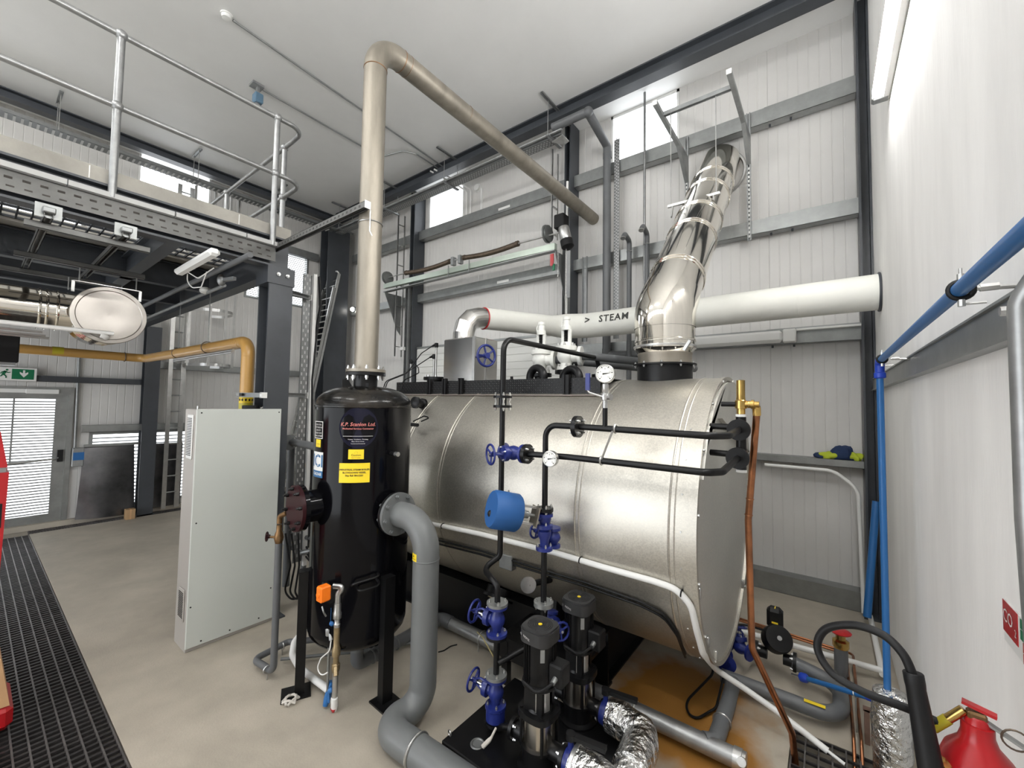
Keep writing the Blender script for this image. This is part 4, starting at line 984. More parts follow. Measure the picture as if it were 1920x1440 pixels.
for a, b, w_ in (((.318, 2.335), (.295, 2.29), .03), ((.312, 2.33), (.345, 2.312), .012), ((.345, 2.312), (.362, 2.32), .010), ((.312, 2.332), (.282, 2.318), .012), ((.282, 2.318), (.272, 2.295), .010), ((.298, 2.29), (.322, 2.265), .015), ((.322, 2.265), (.325, 2.235), .013), ((.293, 2.29), (.28, 2.262), .014), ((.28, 2.262), (.255, 2.258), .012)):
    mn.bar(sp(*a), sp(*b), .001 if False else w_, .001, (1, 0, 0))
mn.build('running_figure', C_green, sg, 0)
tag(MB().tube([at(149, 655, 'x', XL + .03), at(140, 840, 'x', XL + .03)], .018, 10).build('drop_conduit', C_strut), 'grey conduit dropping to the blue isolator by the door', 'conduit')
al = thing('isolator_box', 'grey isolator box with blue face beside the escape door', 'switch', (XL + .05, 1.07, .92))
MB().bev(XL + .14, XL + .20, 1.02, 1.15, .90, 1.19, .008).build('case', C_strut, al, 20); MB().box(XL + .20, XL + .204, 1.03, 1.15, 1.0, 1.12).build('blue_face', C_bluep, al, 0); MB().box(XL + .002, XL + .14, 1.03, 1.14, .92, 1.17).build('back_box', C_girt, al, 0)
pn = MB(); A_, B_ = [V((XL + .22, 1.09, .09)), V((XL + .22, 1.78, .05))], [V((XL + .10, 1.155, 1.19)), V((XL + .10, 1.75, 1.20))]
NN = 10; vs = []
for i in range(NN + 1):
    for j in range(NN + 1):
        u_, v_ = i / NN, j / NN; p_ = A_[0].lerp(A_[1], u_).lerp(B_[0].lerp(B_[1], u_), v_); p_ = p_ + V((.05 * math.sin(PI * u_) * (1 - .4 * v_) + .012 * math.sin(5 * u_ + 3 * v_), 0, 0)); vs.append(p_)
fs = [(i * (NN + 1) + j, (i + 1) * (NN + 1) + j, (i + 1) * (NN + 1) + j + 1, i * (NN + 1) + j + 1) for i in range(NN) for j in range(NN)]
pn.add(vs + [p + V((-.006, 0, 0)) for p in vs], fs + [tuple(q + len(vs) for q in f[::-1]) for f in fs])
tag(pn.build('metal_sheet', mat('dark_steel_sheet', (.11, .11, .115), .28, .9, var=.35, vscale=3), None, 60), 'bent dark steel sheet leaning under the low louvre window', 'metal sheet')
tag(MB().box(XL + .13, XL + .17, 1.98, 2.40, .085, 1.19).build('dark_panel', MATS['dark_steel_sheet'], None, 0), 'flat dark steel panel behind the wall column', 'metal sheet')
tag(MB().box(XL + .11, XL + .17, 1.15, 1.80, 1.19, 1.23).build('steel_bar', C_girt, None, 0), 'grey steel bar lying across the top of the leaning sheet', 'steel bar')
ctn = thing('cardboard_carton', 'small brown carton at the foot of the leaning steel sheet', 'box', (XL + .33, 1.70, 0)); MB().bev(XL + .28, XL + .40, 1.64, 1.76, 0.0, .16, .004).build('carton', C_card, ctn, 20); MB().box(XL + .278, XL + .402, 1.69, 1.71, .0, .161).build('tape', C_wood, ctn, 0)

# ---- floor gratings
def grating(name, label, x0, x1, y0, y1, along, nlong, pitch, grp=None):
    t = thing(name, label, 'grating', ((x0 + x1) / 2, (y0 + y1) / 2, -.04))
    for k in range(nlong + 1):
        f = k / nlong
        if along == 'x': MB().box(x0, x1, y0 + f * (y1 - y0) - .004, y0 + f * (y1 - y0) + .004, -.032, .0).build('bearing_bar', C_gratl, t, 0)
        else: MB().box(x0 + f * (x1 - x0) - .004, x0 + f * (x1 - x0) + .004, y0, y1, -.032, .0).build('bearing_bar', C_gratl, t, 0)
    cbm = MB(); a = (x0 if along == 'x' else y0) + pitch / 2
    while a < (x1 if along == 'x' else y1):
        if along == 'x': cbm.bar((a, y0, -.012), (a + .008, y1, -.012), .018, .016)
        else: cbm.bar((x0, a, -.010), (x1, a + .008, -.010), .012, .014)
        a += pitch
    cbm.build('cross_bars', C_grat, t, 0, kind='stuff')
    return t
grating('floor_grating', 'long dark trench grating running past the red chest', TX0, -1.05, TY0 + .01, TY1 - .01, 'x', 10, .052)
grating('floor_grating', 'narrow trench grating in front of the escape door wall', TX1 + .01, TX0 - .01, TY1, YB - .3, 'y', 3, .030)
grating('floor_grating', 'square gully grating under the copper pipe', -.19, .19, 2.26, 3.20, 'y', 6, .075)
# ---- red chest at the edge of view
rc = thing('red_chest', 'red tool trolley with timber base beside the long grating', 'trolley', (-3.98, .0, 0))
MB().prism([(-3.86, -.5, .46), (-3.86, .155, .46), (-3.86, .172, 1.54), (-3.86, -.5, 1.54)], (-.38, 0, 0)).build('red_case', C_red, rc, 0)
MB().prism([(-3.86, -.5, 1.57), (-3.86, .165, 1.57), (-3.86, .13, 1.78), (-3.86, -.5, 1.80)], (-.38, 0, 0)).build('lid', C_red, rc, 0)
MB().box(-4.23, -3.87, -.49, .16, 1.54, 1.57).build('seal_strip', C_strut, rc, 0)
MB().box(-3.861, -3.857, .08, .155, 1.22, 1.36).build('handle_recess', C_rub, rc, 0)
MB().prism([(-3.86, -.5, .17), (-3.86, .235, .17), (-3.86, .19, .46), (-3.86, -.5, .46)], (-.36, 0, 0)).build('timber_side', C_wood, rc, 0)
MB().bev(-4.25, -3.85, -.5, .252, .03, .17, .03).build('red_bumper', C_red, rc, 20)
for y in (-.4, .10): MB().lathe((-4.1, y, .04), (1, 0, 0), [(.04, 0), (.04, .05)], 20).build('wheel', C_wht, rc)

# ================================================================== process pipework
def boilhit(x, y, r=BR):
    d = ray(x, y); oy, oz_ = CAM.y - BY, CAM.z - BZ
    a = d.y * d.y + d.z * d.z; b = oy * d.y + oz_ * d.z; c = oy * oy + oz_ * oz_ - r * r
    t = (-b - math.sqrt(max(0, b * b - a * c))) / a
    return CAM + d * t
def flange(t, c, ax, R, th=.016, mt=None, nb=4, br=.008, ph=PI / 4, both=True, bolts=True, r0=.018):
    c = V(c); ax = V(ax).normalized()
    fo_ = MB().lathe(c - ax * th, ax, [(r0, 0), (R, 0), (R, th * 2), (r0, th * 2)], 28).build('flange', mt or C_black, t)
    if bolts: MB().bolts(c + ax * th, ax, R * .76, nb, br, .022, ph, both=th * 2 if both else None).build('flange_bolts', C_zinc, fo_, kind='stuff')
def handwheel(mb, c, ax, R, r=.007, ns=3):
    c = V(c); ax = V(ax).normalized(); a = V((0, 0, 1)) if abs(ax.z) < .9 else V((1, 0, 0))
    u = a.cross(ax).normalized(); v = ax.cross(u)
    mb.torus(c, ax, R, r, 28, 8)
    for k in range(ns):
        t = 2 * PI * k / ns + .5; e = c + (u * math.cos(t) + v * math.sin(t)) * R
        mb.tube([c - ax * .008, e], r * .85, 8)
    mb.lathe(c - ax * .02, ax, [(.014, 0), (.014, .026)], 12)
    return mb
def globe_valve(label, c, ax, wd, L=.16, R=.06, mt=None, hw=.062, group=None, ext=.15):
    c = V(c); ax = V(ax).normalized(); wd = V(wd).normalized()
    t = thing('globe_valve', label, 'valve', c, group); mt = mt or C_bluev
    body = MB().lathe(c - ax * (L / 2), ax, [(.024, 0), (.026, L * .2), (.042, L * .38), (.046, L * .5), (.042, L * .62), (.026, L * .8), (.024, L)], 22)
    body.lathe(c, wd, [(.034, 0), (.034, .045), (.05, .047), (.05, .062)], 20); body.build('body', mt, t)
    bon = MB().lathe(c + wd * .062, wd, [(.05, 0), (.05, .012), (.026, .016), (.022, .03)], 20)
    s_ = ax
    for q in (-1, 1): bon.tube([c + wd * .075 + s_ * q * .026, c + wd * .105 + s_ * q * .03, c + wd * (ext - .012) + s_ * q * .012], .007, 8, .02)
    bon.lathe(c + wd * (ext - .02), wd, [(.016, 0), (.016, .02)], 12); bny = bon.build('bonnet_yoke', mt, t)
    MB().cyl(c + wd * .08, c + wd * (ext + .02), .007, 8).build('stem', C_zinc, t)
    handwheel(MB(), c + wd * (ext + .008), wd, hw).build('handwheel', mt, t)
    for q in (-1, 1):
        MB().lathe(c + ax * (q * L / 2), ax * -q, [(.02, 0), (R, 0), (R, .016), (.026, .018)], 28).build('flange', mt, t)
    MB().bolts(c + wd * .074, wd, .041, 4, .007, .016, .4).build('bonnet_bolts', C_zinc, bny, kind='stuff')
    return t
PR = .0175
# ---- feed riser at the pumps: two stop valves, check valve, jog, arch over to the boiler top
SY = 1.92
pA = lambda x, y, Y=SY: at(x, y, 'y', Y)
fx = pA(930, 1280).x
zz = lambda y, Y=SY: pA(930, y, Y).z
vlow = V((fx, SY, .335)); vup = V((fx, SY, .74))
globe_valve('lower blue stop valve over the pump skid near the lifting eye', vlow, (0, 0, 1), (-.95, -.14, .10), L=.17)
globe_valve('upper blue stop valve on the black feed riser by the pumps', vup, (0, 0, 1), (-.95, -.14, .06), L=.17)
fr_ = thing('feed_riser', 'black feed pipe rising from the front pump and arching over boiler', 'pipe', (fx, SY, .15))
ck = MB().lathe((fx, SY, .185), (0, 0, 1), [(.055, 0), (.055, .06)], 28); ck.build('check_valve', C_bluev, fr_)
flange(fr_, (fx, SY, .172), (0, 0, 1), .06, .008, nb=4, bolts=False)
MB().bolts((fx, SY, .436), (0, 0, 1), .046, 4, .008, .02, PI / 4).bolts((fx, SY, .266), (0, 0, 1), .046, 4, .008, .02, PI / 4).bolts((fx, SY, .84), (0, 0, 1), .046, 4, .008, .02, PI / 4).bolts((fx, SY, .668), (0, 0, 1), .046, 4, .008, .02, PI / 4).build('stack_bolts', C_zinc, fr_, kind='stuff')
flange(fr_, (fx, SY, .428), (0, 0, 1), .062, .008, mt=C_girt, bolts=False); flange(fr_, (fx, SY, .833), (0, 0, 1), .062, .008, mt=C_girt, bolts=False); flange(fr_, (fx, SY, .647), (0, 0, 1), .06, .008, bolts=False)
MB().cyl((fx, SY, .435), (fx, SY, .65), PR, 16).build('spool', C_black, fr_)
MB().tube([(-1.37, 1.89, .235), (-1.45, 1.89, .20), (fx, SY, .13), (fx, SY, .175)], PR, 14, .04).build('pump_link', C_black, fr_)
UY = 2.06; ux = at(940, 900, 'y', UY).x
j1 = at(906, 1066, 'y', 1.98)
MB().tube([(fx, SY, .84), (fx, SY, .93), (fx - .05, SY + .01, .955), j1, (ux, UY, j1.z + .07), (ux, UY, j1.z + .16), (ux, UY, 1.40)], PR, 14, .045).build('jog_pipe', C_black, fr_)
flange(fr_, (ux, UY, 1.415), (0, 0, 1), .063, .012)
z2 = at(945, 762, 'y', UY).z; z3 = at(945, 744, 'y', UY).z
MB().cyl((ux, UY, 1.43), (ux, UY, z2), PR, 16).build('riser', C_black, fr_)
flange(fr_, (ux, UY, z2), (0, 0, 1), .060, .008); flange(fr_, (ux, UY, z3), (0, 0, 1), .060, .008)
ck = MB()
for k in range(4):
    a = PI / 4 + k * PI / 2; ck.cyl((ux + .04 * math.cos(a), UY + .04 * math.sin(a), z2), (ux + .04 * math.cos(a), UY + .04 * math.sin(a), z3), .006, 6)
ck.build('tie_bolts', C_zinc, fr_, kind='stuff'); MB().cyl((ux, UY, z2), (ux, UY, z3), .026, 16).build('disc_check', C_black, fr_)
ztop = at(948, 634, 'y', UY).z
MB().tube([(ux, UY, z3), (ux, UY, ztop), (ux + .02, 3.40, ztop + .0), (ux + .02, 3.40, 2.24)], PR + .001, 16, .085, k=9).build('arch_pipe', C_black, fr_)
flange(fr_, (ux + .02, 3.40, 2.25), (0, 0, 1), .06, .014)
# side branch from rear pump into the riser, with its own stop valve
bt_ = thing('branch_pipe', 'short black branch pipe joining the feed riser to rear pump', 'pipe', (-1.45, 2.1, .5))
MB().tube([(fx + .015, SY, .50), (-1.40, 2.08, .58), (-1.36, 2.12, .60)], PR, 14, .03).tube([(-1.36, 2.12, .60), (-1.35, 2.14, .80)], PR, 12).build('branch', C_black, bt_)
globe_valve('small blue stop valve half hidden behind the front pump motor', (-1.40, 2.26, .64), (0, .3, 1), (.9, -.5, .1), L=.13, R=.05, hw=.05)
# ---- control valve riser at the second stack
Q = 2.12; qx = at(1020, 1060, 'y', Q).x
cvp = thing('control_riser', 'black riser behind the front pump carrying the control valve', 'pipe', (qx, Q, .8))
flange(cvp, (qx, Q, .815), (0, 0, 1), .058, .012, mt=C_girt); MB().cyl((qx, Q, .62), (qx, Q, at(1018, 1028, 'y', Q).z), PR, 16).build('riser', C_black, cvp)
tz = at(1028, 797, 'y', Q).z
zf = at(1022, 955, 'y', Q).z
flange(cvp, (qx, Q, zf), (0, 0, 1), .052, .010)
xe = -.37
tag(fr_, fr_['label'], 'pipe')
hp = MB().tube([(qx, Q, zf), (qx, Q, tz), (-1.17, Q, tz)], PR, 16, .075, k=9); hp.build('upper_bend', C_black, cvp)
flange(cvp, (-1.135, Q, tz), (1, 0, 0), .062, .014)
fl1 = at(1385, 806, 'y', 2.56); fl2 = at(1383, 859, 'y', 2.56)
MB().tube([(-1.12, Q, tz), (fl1.x - .05, Q, tz - .01), (fl1.x + .01, Q + .10, tz - .01), (fl1.x, 2.56, fl1.z)], PR, 16, .07, k=6).build('upper_level_pipe', C_black, cvp)
flange(cvp, (fl1.x, 2.56, fl1.z), (0, 1, 0), .058, .010, both=False)
cv = thing('control_valve', 'blue modulating valve with round blue actuator on steel yoke', 'valve', (qx, Q, 1.1))
zb_, zt_ = at(1018, 1030, 'y', Q).z, at(1022, 962, 'y', Q).z
MB().lathe((qx, Q, zb_), (0, 0, 1), [(.05, 0), (.05, .018), (.024, .02), (.028, .06), (.04, .085), (.04, .11), (.026, .125), (.05, .128), (.05, .15), (.026, .152), (.04, .18), (.04, .20), (.024, .22), (.05, zt_ - zb_ - .018), (.05, zt_ - zb_)], 26).build('body', C_bluev, cv)
MB().bolts((qx, Q, zb_ + .02), (0, 0, 1), .038, 4, .007, .02, PI / 4).bolts((qx, Q, zb_ + .15), (0, 0, 1), .038, 4, .007, .02, PI / 4).build('body_bolts', C_zinc, cv, kind='stuff')
ad = V((-.52, -.82, .22)).normalized(); c0 = V((qx, Q, zb_ + .19))
uu = V((0, 0, 1)).cross(ad).normalized(); ww = ad.cross(uu)
MB().lathe(c0, ad, [(.026, 0), (.026, .05), (.034, .052), (.034, .062)], 18).build('bonnet', C_bluev, cv)
MB().bar(c0 + ad * .062, c0 + ad * .070, .10, .11, ww).build('yoke_plate', C_stain, cv, 0)
for q in (-1, 1): MB().bar(c0 + ad * .068 + ww * q * .048, c0 + ad * .185 + ww * q * .048, .022, .012, ww).build('yoke_arm', C_zinc, cv, 0)
MB().lathe(c0 + ad * .06, ad, [(.010, 0), (.010, .05), (.022, .052), (.022, .075), (.030, .08), (.030, .12)], 16).build('stem_coupling', C_girt, cv)
MB().lathe(c0 + ad * .175, ad, [(.04, 0), (.100, .004), (.108, .015), (.108, .155), (.100, .170), (.0, .172)], 40).build('actuator_housing', C_bluea, cv, 40)
MB().ball(c0 + ad * .347 - V((0, 0, .03)), .022, 12, 8, (1, .6, 1)).build('conduit_plug', C_rub, cv)
globe_valve('blue stop valve tucked behind the round blue actuator', (qx + .0, Q + .10, zb_ + .05), (0, 0, 1), (-.9, .2, 0), L=.12, R=.045, hw=.045)
# ---- level line: stop valve, dial gauge, lower pipe to the end flange
zl = at(1180, 869, 'y', Q).z
lv = thing('level_line', 'lower black pipe along the boiler ending in a bolted flange', 'pipe', (-.9, Q, zl))
vx = at(962, 853, 'y', 2.08).x
globe_valve('blue stop valve beside the dial gauge on the boiler flank', (vx - .005, 2.09, zl - .005), (1, 0, 0), (-.42, -.9, -.02), L=.17, R=.058, ext=.15, hw=.06)
f3 = vx + .10
flange(lv, (f3, 2.09, zl - .003), (1, 0, 0), .060, .012, both=True)
MB().tube([(f3 + .01, 2.09, zl - .003), (-1.2, Q, zl), (fl2.x - .06, Q, zl - .005), (fl2.x - .01, Q + .08, zl - .005), (fl2.x, 2.56, fl2.z)], PR, 16, .06, k=6).build('pipe', C_black, lv)
flange(lv, (fl2.x, 2.56, fl2.z), (0, 1, 0), .058, .010, both=False)
MB().tube([(ux, UY, zl), (vx - .09, 2.085, zl - .004)], PR, 12).build('tee_stub', C_black, lv)
tie = MB().tube([(-.905, Q - .01, tz + .02), (-.985, Q - .01, zl - .0)], .006, 8); tie.build('tie_rod', C_zinc, lv)
MB().torus((-.905, Q, tz), (1, 0, 0), .022, .006, 20, 6).torus((-.985, Q, zl), (1, 0, 0), .022, .006, 20, 6).build('pipe_clips', C_zinc, lv, kind='stuff')
# level column with brass fitting at the boiler end
lc = thing('level_column', 'black level column with white caps on the boiler end', 'pipe', (fl1.x, 2.62, 1.55))
MB().tube([(fl1.x, 2.585, fl1.z), (fl1.x, 2.64, fl1.z)], .02).tube([(fl2.x, 2.585, fl2.z), (fl2.x, 2.64, fl2.z)], .02).cyl((fl1.x, 2.64, fl2.z - .07), (fl1.x, 2.64, fl1.z + .07), .026, 16).build('column', C_black, lc)
for z in (fl1.z, fl2.z): MB().cyl((BX1 + .02, 2.66, z + .01), (fl1.x - .02, 2.64, z + .01), .018, 14).build('stub', C_black, lc)
for z in (fl1.z + .07, fl2.z - .085): MB().cyl((fl1.x, 2.64, z), (fl1.x, 2.64, z + .014), .028, 16).build('ring_cap', C_wht, lc)
sv = thing('relief_valve', 'brass relief valve above the level column', 'valve', (fl1.x, 2.64, fl1.z + .085))
zb = fl1.z + .085
MB().lathe((fl1.x, 2.64, zb), (0, 0, 1), [(.022, 0), (.022, .03), (.030, .032), (.030, .075), (.024, .08), (.022, .10), (.022, .19), (.018, .192)], 16).build('body', C_bra, sv)
MB().lathe((fl1.x + .02, 2.64, zb + .055), (1, 0, 0), [(.020, 0), (.020, .03), (.026, .031), (.026, .045), (.018, .047), (.018, .07)], 14).build('outlet_union', C_bra, sv)
MB().cyl((fl1.x - .10, 2.64, zb + .055), (fl1.x - .02, 2.64, zb + .055), .014, 12).build('side_cock', C_rub, sv)
cx = fl1.x + .075
cpp = thing('copper_drain', 'copper drain pipe dropping from brass valve to the gully grating', 'pipe', (cx, 2.68, 0))
cq = [V((cx, 2.66, zb + .01)), at(1403, 975, 'y', 2.75), at(1410, 1215, 'y', 2.80), at(1485, 1375, 'y', 2.95), at(1492, 1440, 'y', 2.97)]
cq[4].z = -.06
MB().tube(cq, .018, 16, .05).build('pipe', C_cop, cpp)
MB().tube([(cx - .04, 2.64, zb + .055), (cx, 2.65, zb + .055), (cx, 2.66, zb - .005)], .021, 14, .025).build('elbow', C_bra, cpp)
for t_ in (.42, .52): 
    p_ = cq[0].lerp(cq[1], t_ * 1.9 if t_ < .5 else .95); MB().torus(p_, (cq[1] - cq[0]), .0185, .003, 16, 6).build('solder_joint', C_cop, cpp)
# ---- gauges
def gauge(label, c, d, R):
    t = thing('pressure_gauge', label, 'gauge', c); c = V(c); d = V(d).normalized()
    MB().lathe(c - d * .02, d, [(R * .9, 0), (R, .004), (R, .034), (R * .93, .036), (R * .93, .030)], 36).build('case', C_zinc, t)
    MB().lathe(c + d * .0105, d, [(R * .93, 0), (R * .93, .001)], 36).build('dial', C_dial, t); dl_ = col.objects[-1]
    u = V((0, 0, 1)).cross(d).normalized(); v = d.cross(u); tk = MB()
    for k in range(21):
        a = math.radians(225 - k * 13.5); e = u * math.cos(a) + v * math.sin(a); w_ = (-u * math.sin(a) + v * math.cos(a)) * .0012 * (2 if k % 4 == 0 else 1)
        r0 = R * (.66 if k % 4 == 0 else .74); o_ = c + d * .0122
        tk.add([o_ + e * r0 - w_, o_ + e * r0 + w_, o_ + e * R * .82 + w_, o_ + e * R * .82 - w_], [(0, 1, 2, 3)])
    tk.build('scale_marks', C_txt_k, dl_, 0, kind='stuff')
    for k, s in enumerate(('0', '4', '8', '12', '16')):
        a = math.radians(225 - k * 67.5); text_mb(s, R * .22, plane_map(c + d * .0123 + (u * math.cos(a) + v * math.sin(a)) * R * .52, u, v)).build('numeral', C_txt_k, dl_, 0)
    a = math.radians(8); e = u * math.cos(a) + v * math.sin(a); n_ = -u * math.sin(a) + v * math.cos(a)
    MB().add([c + d * .014 - e * R * .25 + n_ * .004, c + d * .014 - e * R * .25 - n_ * .004, c + d * .014 + e * R * .7], [(0, 1, 2)]).build('needle', C_txt_k, dl_, 0)
    return t
g1 = at(1135, 701, 'y', Q); 
gauge('large dial pressure gauge standing on black tee over the boiler', g1, (.25, -1, .05), .052)
gx = g1.x
gc = thing('gauge_cock', 'zinc gauge cock with blue lever under the large dial', 'valve', (gx, Q, tz))
MB().cyl((gx, Q, tz), (gx, Q, tz + .11), PR * .8, 14).build('stand_pipe', C_black, gc)
MB().lathe((gx, Q, tz + .11), (0, 0, 1), [(.015, 0), (.015, .04), (.022, .042), (.026, .06), (.022, .08), (.015, .085), (.019, .09), (.019, .13), (.010, .135), (.010, g1.z - .045 - tz - .11)], 14).lathe((gx + .01, Q, tz + .17), (1, -.3, 0), [(.014, 0), (.018, .012), (.018, .03)], 12).build('cock_body', C_zinc, gc)
lp = at(1102, 725, 'y', Q - .03)
MB().tube([(gx, Q - .02, tz + .17), lp + V((.0, 0, -.03)), lp], .005, 8, .02).build('lever_rod', C_zinc, gc)
MB().bar(lp + V((0, 0, -.02)), lp + V((0, 0, .075)), .024, .012, (0, 1, 0)).build('lever_grip', C_bluev, gc, 0)
g2 = at(1032, 860, 'y', 2.05)
gauge('small dial gauge in front of the black riser bend', g2, (.12, -1, .0), .046)

# ---- boiler flank: white hose, black cable, handhole, bracket
hs = thing('white_hose', 'white lagged hose strapped along the boiler flank to the gully', 'hose', (-.9, 2.4, 0))
pts = [boilhit(x, y, BR + .018) for x, y in ((790, 978), (900, 1001), (1040, 1036), (1130, 1063), (1220, 1088), (1268, 1104))]
pts += [boilhit(1296, 1135, BR + .02), boilhit(1306, 1180, BR + .02), boilhit(1318, 1225, BR + .03)]
pts += [at(1343, 1256, 'z', .24), at(1395, 1290, 'z', .16), at(1460, 1336, 'z', .12), at(1552, 1408, 'z', .04)]
MB().tube(pts, .018, 14, .12, k=4).build('hose', C_wht, hs)
e_ = pts[-1]; MB().cyl(e_, e_ + (e_ - pts[-2]).normalized() * .08, .009, 10).build('inner_tube', C_wht, hs)
tb = MB()
for x, y in ((830, 986), (1088, 1050), (1278, 1112)): p_ = boilhit(x, y, BR + .018); tb.torus(p_, (1, .0, -.12), .019, .004, 16, 6)
tb.build('cable_ties', C_rub, hs, kind='stuff')
bc = thing('black_cable_run', 'black cables clipped under the white hose on the boiler', 'cable', (-2, 2.4, .8))
for dy in (0, 7):
    MB().tube([boilhit(x, y + dy, BR + .012) for x, y in ((790, 1005), (900, 1032), (1000, 1063), (1100, 1093), (1200, 1128), (1245, 1150), (1270, 1185), (1285, 1225))], .008, 8, .1, k=3).build('cable', C_rub, bc)
hb_ = thing('handhole', 'dark oval handhole flange with steel wheel under the boiler', 'handhole', boilhit(945, 1105, BR))
c_ = boilhit(938, 1110, BR); nrm = (c_ - V((c_.x, BY, BZ))).normalized()
MB().lathe(c_ - nrm * .03, nrm, [(.12, 0), (.12, .06), (.135, .062), (.135, .085), (.11, .086), (.10, .07)], 36).build('ring', C_black, hb_)
MB().lathe(c_ - nrm * .0, nrm, [(.09, 0), (.09, .065), (.0, .07)], 30).build('cover', mat('brassy_steel', (.42, .36, .25), .3, 1, var=.2, vscale=9), hb_)
p_ = at(990, 1096, 'y', 2.28); MB().lathe(p_, (.75, -.65, .1), [(.018, -.08), (.018, .0), (.052, .001), (.052, .014), (.02, .016)], 30).build('steel_disc', C_zinc, hb_)
MB().cyl(p_, p_ + V((.05, .2, -.02)), .02, 12).build('disc_pipe', C_black, hb_)
p_ = boilhit(958, 1052, BR); MB().bev(p_.x - .09, p_.x + .03, p_.y - .03, p_.y + .03, p_.z - .06, p_.z + .045, .006).build('junction_box', C_girt, bc, 20)
tag(MB().lathe(at(1030, 1096, 'y', 2.32) , (0, 0, 1), [(.001, 0), (.001, .001)], 6).build('speck', C_rub), 'x', 'x') if False else None

# ---- grey drain from the flash vessel
gd = thing('grey_drain_pipe', 'thick grey pipe dropping from the black vessel flange to floor', 'pipe', (-2.04, 1.8, 0))
p0 = V((TX, TY, oz)) + od * (TR - .03 + .094); GXX = -2.04
MB().lathe(p0, od, [(.08, 0), (.142, .001), (.142, .022), (.086, .024)], 40).build('flange', C_grey, gd)
MB().bolts(p0 + od * .022, od, .122, 8, .014, .028, .2, both=.045).build('flange_bolts', C_grey, gd, kind='stuff')
pts = [p0 + od * .02, V((GXX, p0.y + .01, oz)), V((GXX, p0.y + .01, .105)), V((GXX - .05, 1.555, .10)), V((-1.15, 1.60, .09))]
MB().tube(pts, .083, 36, .20, k=10).build('pipe', C_grey, gd, 40)
MB().torus((GXX, p0.y + .01, oz - .235), (0, 0, 1), .083, .004, 36, 6).build('weld_seam', C_grey, gd)
MB().torus((-1.80, 1.567, .098), (1, .05, 0), .085, .008, 32, 8).lathe((-1.80, 1.46, .06), (0, -1, -.2), [(.012, 0), (.012, .02)], 8).build('pipe_clamp', C_zinc, gd)
a_, z_ = cylhit(776, 1046, GXX, p0.y + .01, .084)
curved_plate(GXX, p0.y + .01, .0835, a_, z_, .055, .052, t=.0015).build('caution_sticker', C_yl, gd, 20)
text_mb('Caution', .014, cyl_map(GXX, p0.y + .01, .0858, a_, z_ - .006)).build('lettering', C_txt_k, gd, 0)
cm = cyl_map(GXX, p0.y + .01, .0858, a_, z_ + .012); MB().add([cm(-.008, -.006), cm(.008, -.006), cm(0, .01)], [(0, 1, 2)]).build('warning_triangle', C_txt_k, gd, 0)

# ---- level switch and drain cock group in front of the vessel
ls = thing('level_switch', 'orange level switch box on the black vessel', 'switch', (-2.52, 1.42, .7))
c_ = at(604, 1114, 'y', 1.40); MB().bev(c_.x - .03, c_.x + .03, c_.y - .025, c_.y + .045, c_.z - .045, c_.z + .05, .008).build('box', C_or, ls, 20)
MB().lathe(c_ + V((0, -.025, 0)), (0, -1, 0), [(.018, 0), (.016, .006)], 16).build('boss', C_or, ls)
MB().cyl(c_ + V((.01, .04, .015)), (TX + .09, TY - .31, c_.z + .01), .022, 14).build('stub', C_black, ls)
w0 = at(604, 1137, 'y', 1.40); w1 = at(611, 1155, 'y', 1.43)
MB().tube([w0, w0 + V((.02, 0, -.03)), w1], .005, 8, .02).build('lead', C_girt, ls)
pr = thing('conductivity_probe', 'grey probe rod with loose lead beside the drain cock', 'probe', at(613, 1325, 'z', .03))
b_ = at(613, 1322, 'z', .02); t_ = V((b_.x, b_.y, 0)) + V((0, 0, at(611, 1155, 'y', b_.y).z))
MB().cyl((b_.x, b_.y, .02), (b_.x, b_.y, t_.z - .10), .008, 10).build('rod', C_girt, pr)
MB().lathe((b_.x, b_.y, t_.z - .12), (0, 0, 1), [(.012, 0), (.026, .02), (.028, .06), (.018, .075), (.016, .12)], 14).tube([(b_.x, b_.y, t_.z - .06), (b_.x + .04, b_.y - .01, t_.z - .12)], .013, 10).build('head', C_strut, pr)
MB().tube([(b_.x + .04, b_.y - .01, t_.z - .12), (b_.x + .045, b_.y - .02, t_.z - .18), (b_.x - .02, b_.y - .04, t_.z - .24), (b_.x - .05, b_.y - .05, t_.z - .31), (b_.x - .01, b_.y - .04, t_.z - .35), (b_.x + .03, b_.y - .02, t_.z - .32)], .004, 8, .04).build('loose_lead', C_wht, pr)
MB().lathe((b_.x + .0, b_.y, .06), (0, -.3, -1), [(.02, -.1), (.022, 0), (.016, .04)], 12).build('blue_foot', C_bluep, pr)
dk = thing('drain_cock', 'tall fitting stack with blue levers under the orange switch', 'valve', at(628, 1325, 'z', .03))
sx_, sy_ = -2.56 + .02, 1.515
tz_ = at(640, 1105, 'y', sy_).z
def zs(py): return at(632, py, 'y', sy_).z
MB().tube([(TX + .16, TY - .29, zs(1098)), (sx_ + .03, sy_ + .02, zs(1098)), (sx_, sy_, zs(1112)), (sx_, sy_, zs(1130))], .019, 14, .03).build('elbow', C_zinc, dk)
MB().lathe((sx_, sy_, zs(1175)), (0, 0, 1), [(.020, 0), (.022, .02), (.018, .025), (.018, .05), (.026, .055), (.028, .09), (.024, .10), (.022, zs(1130) - zs(1175))], 14).build('union', C_zinc, dk)
MB().lathe((sx_, sy_, zs(1262)), (0, 0, 1), [(.020, 0), (.026, .02), (.026, .05), (.018, .055), (.018, .10), (.026, .105), (.026, .15), (.020, .16), (.020, zs(1175) - zs(1262))], 14).build('strainer', C_dullb, dk)
MB().tube([(sx_, sy_, zs(1245)), (sx_ + .04, sy_ - .02, zs(1262))], .016, 10).build('strainer_leg', C_dullb, dk)
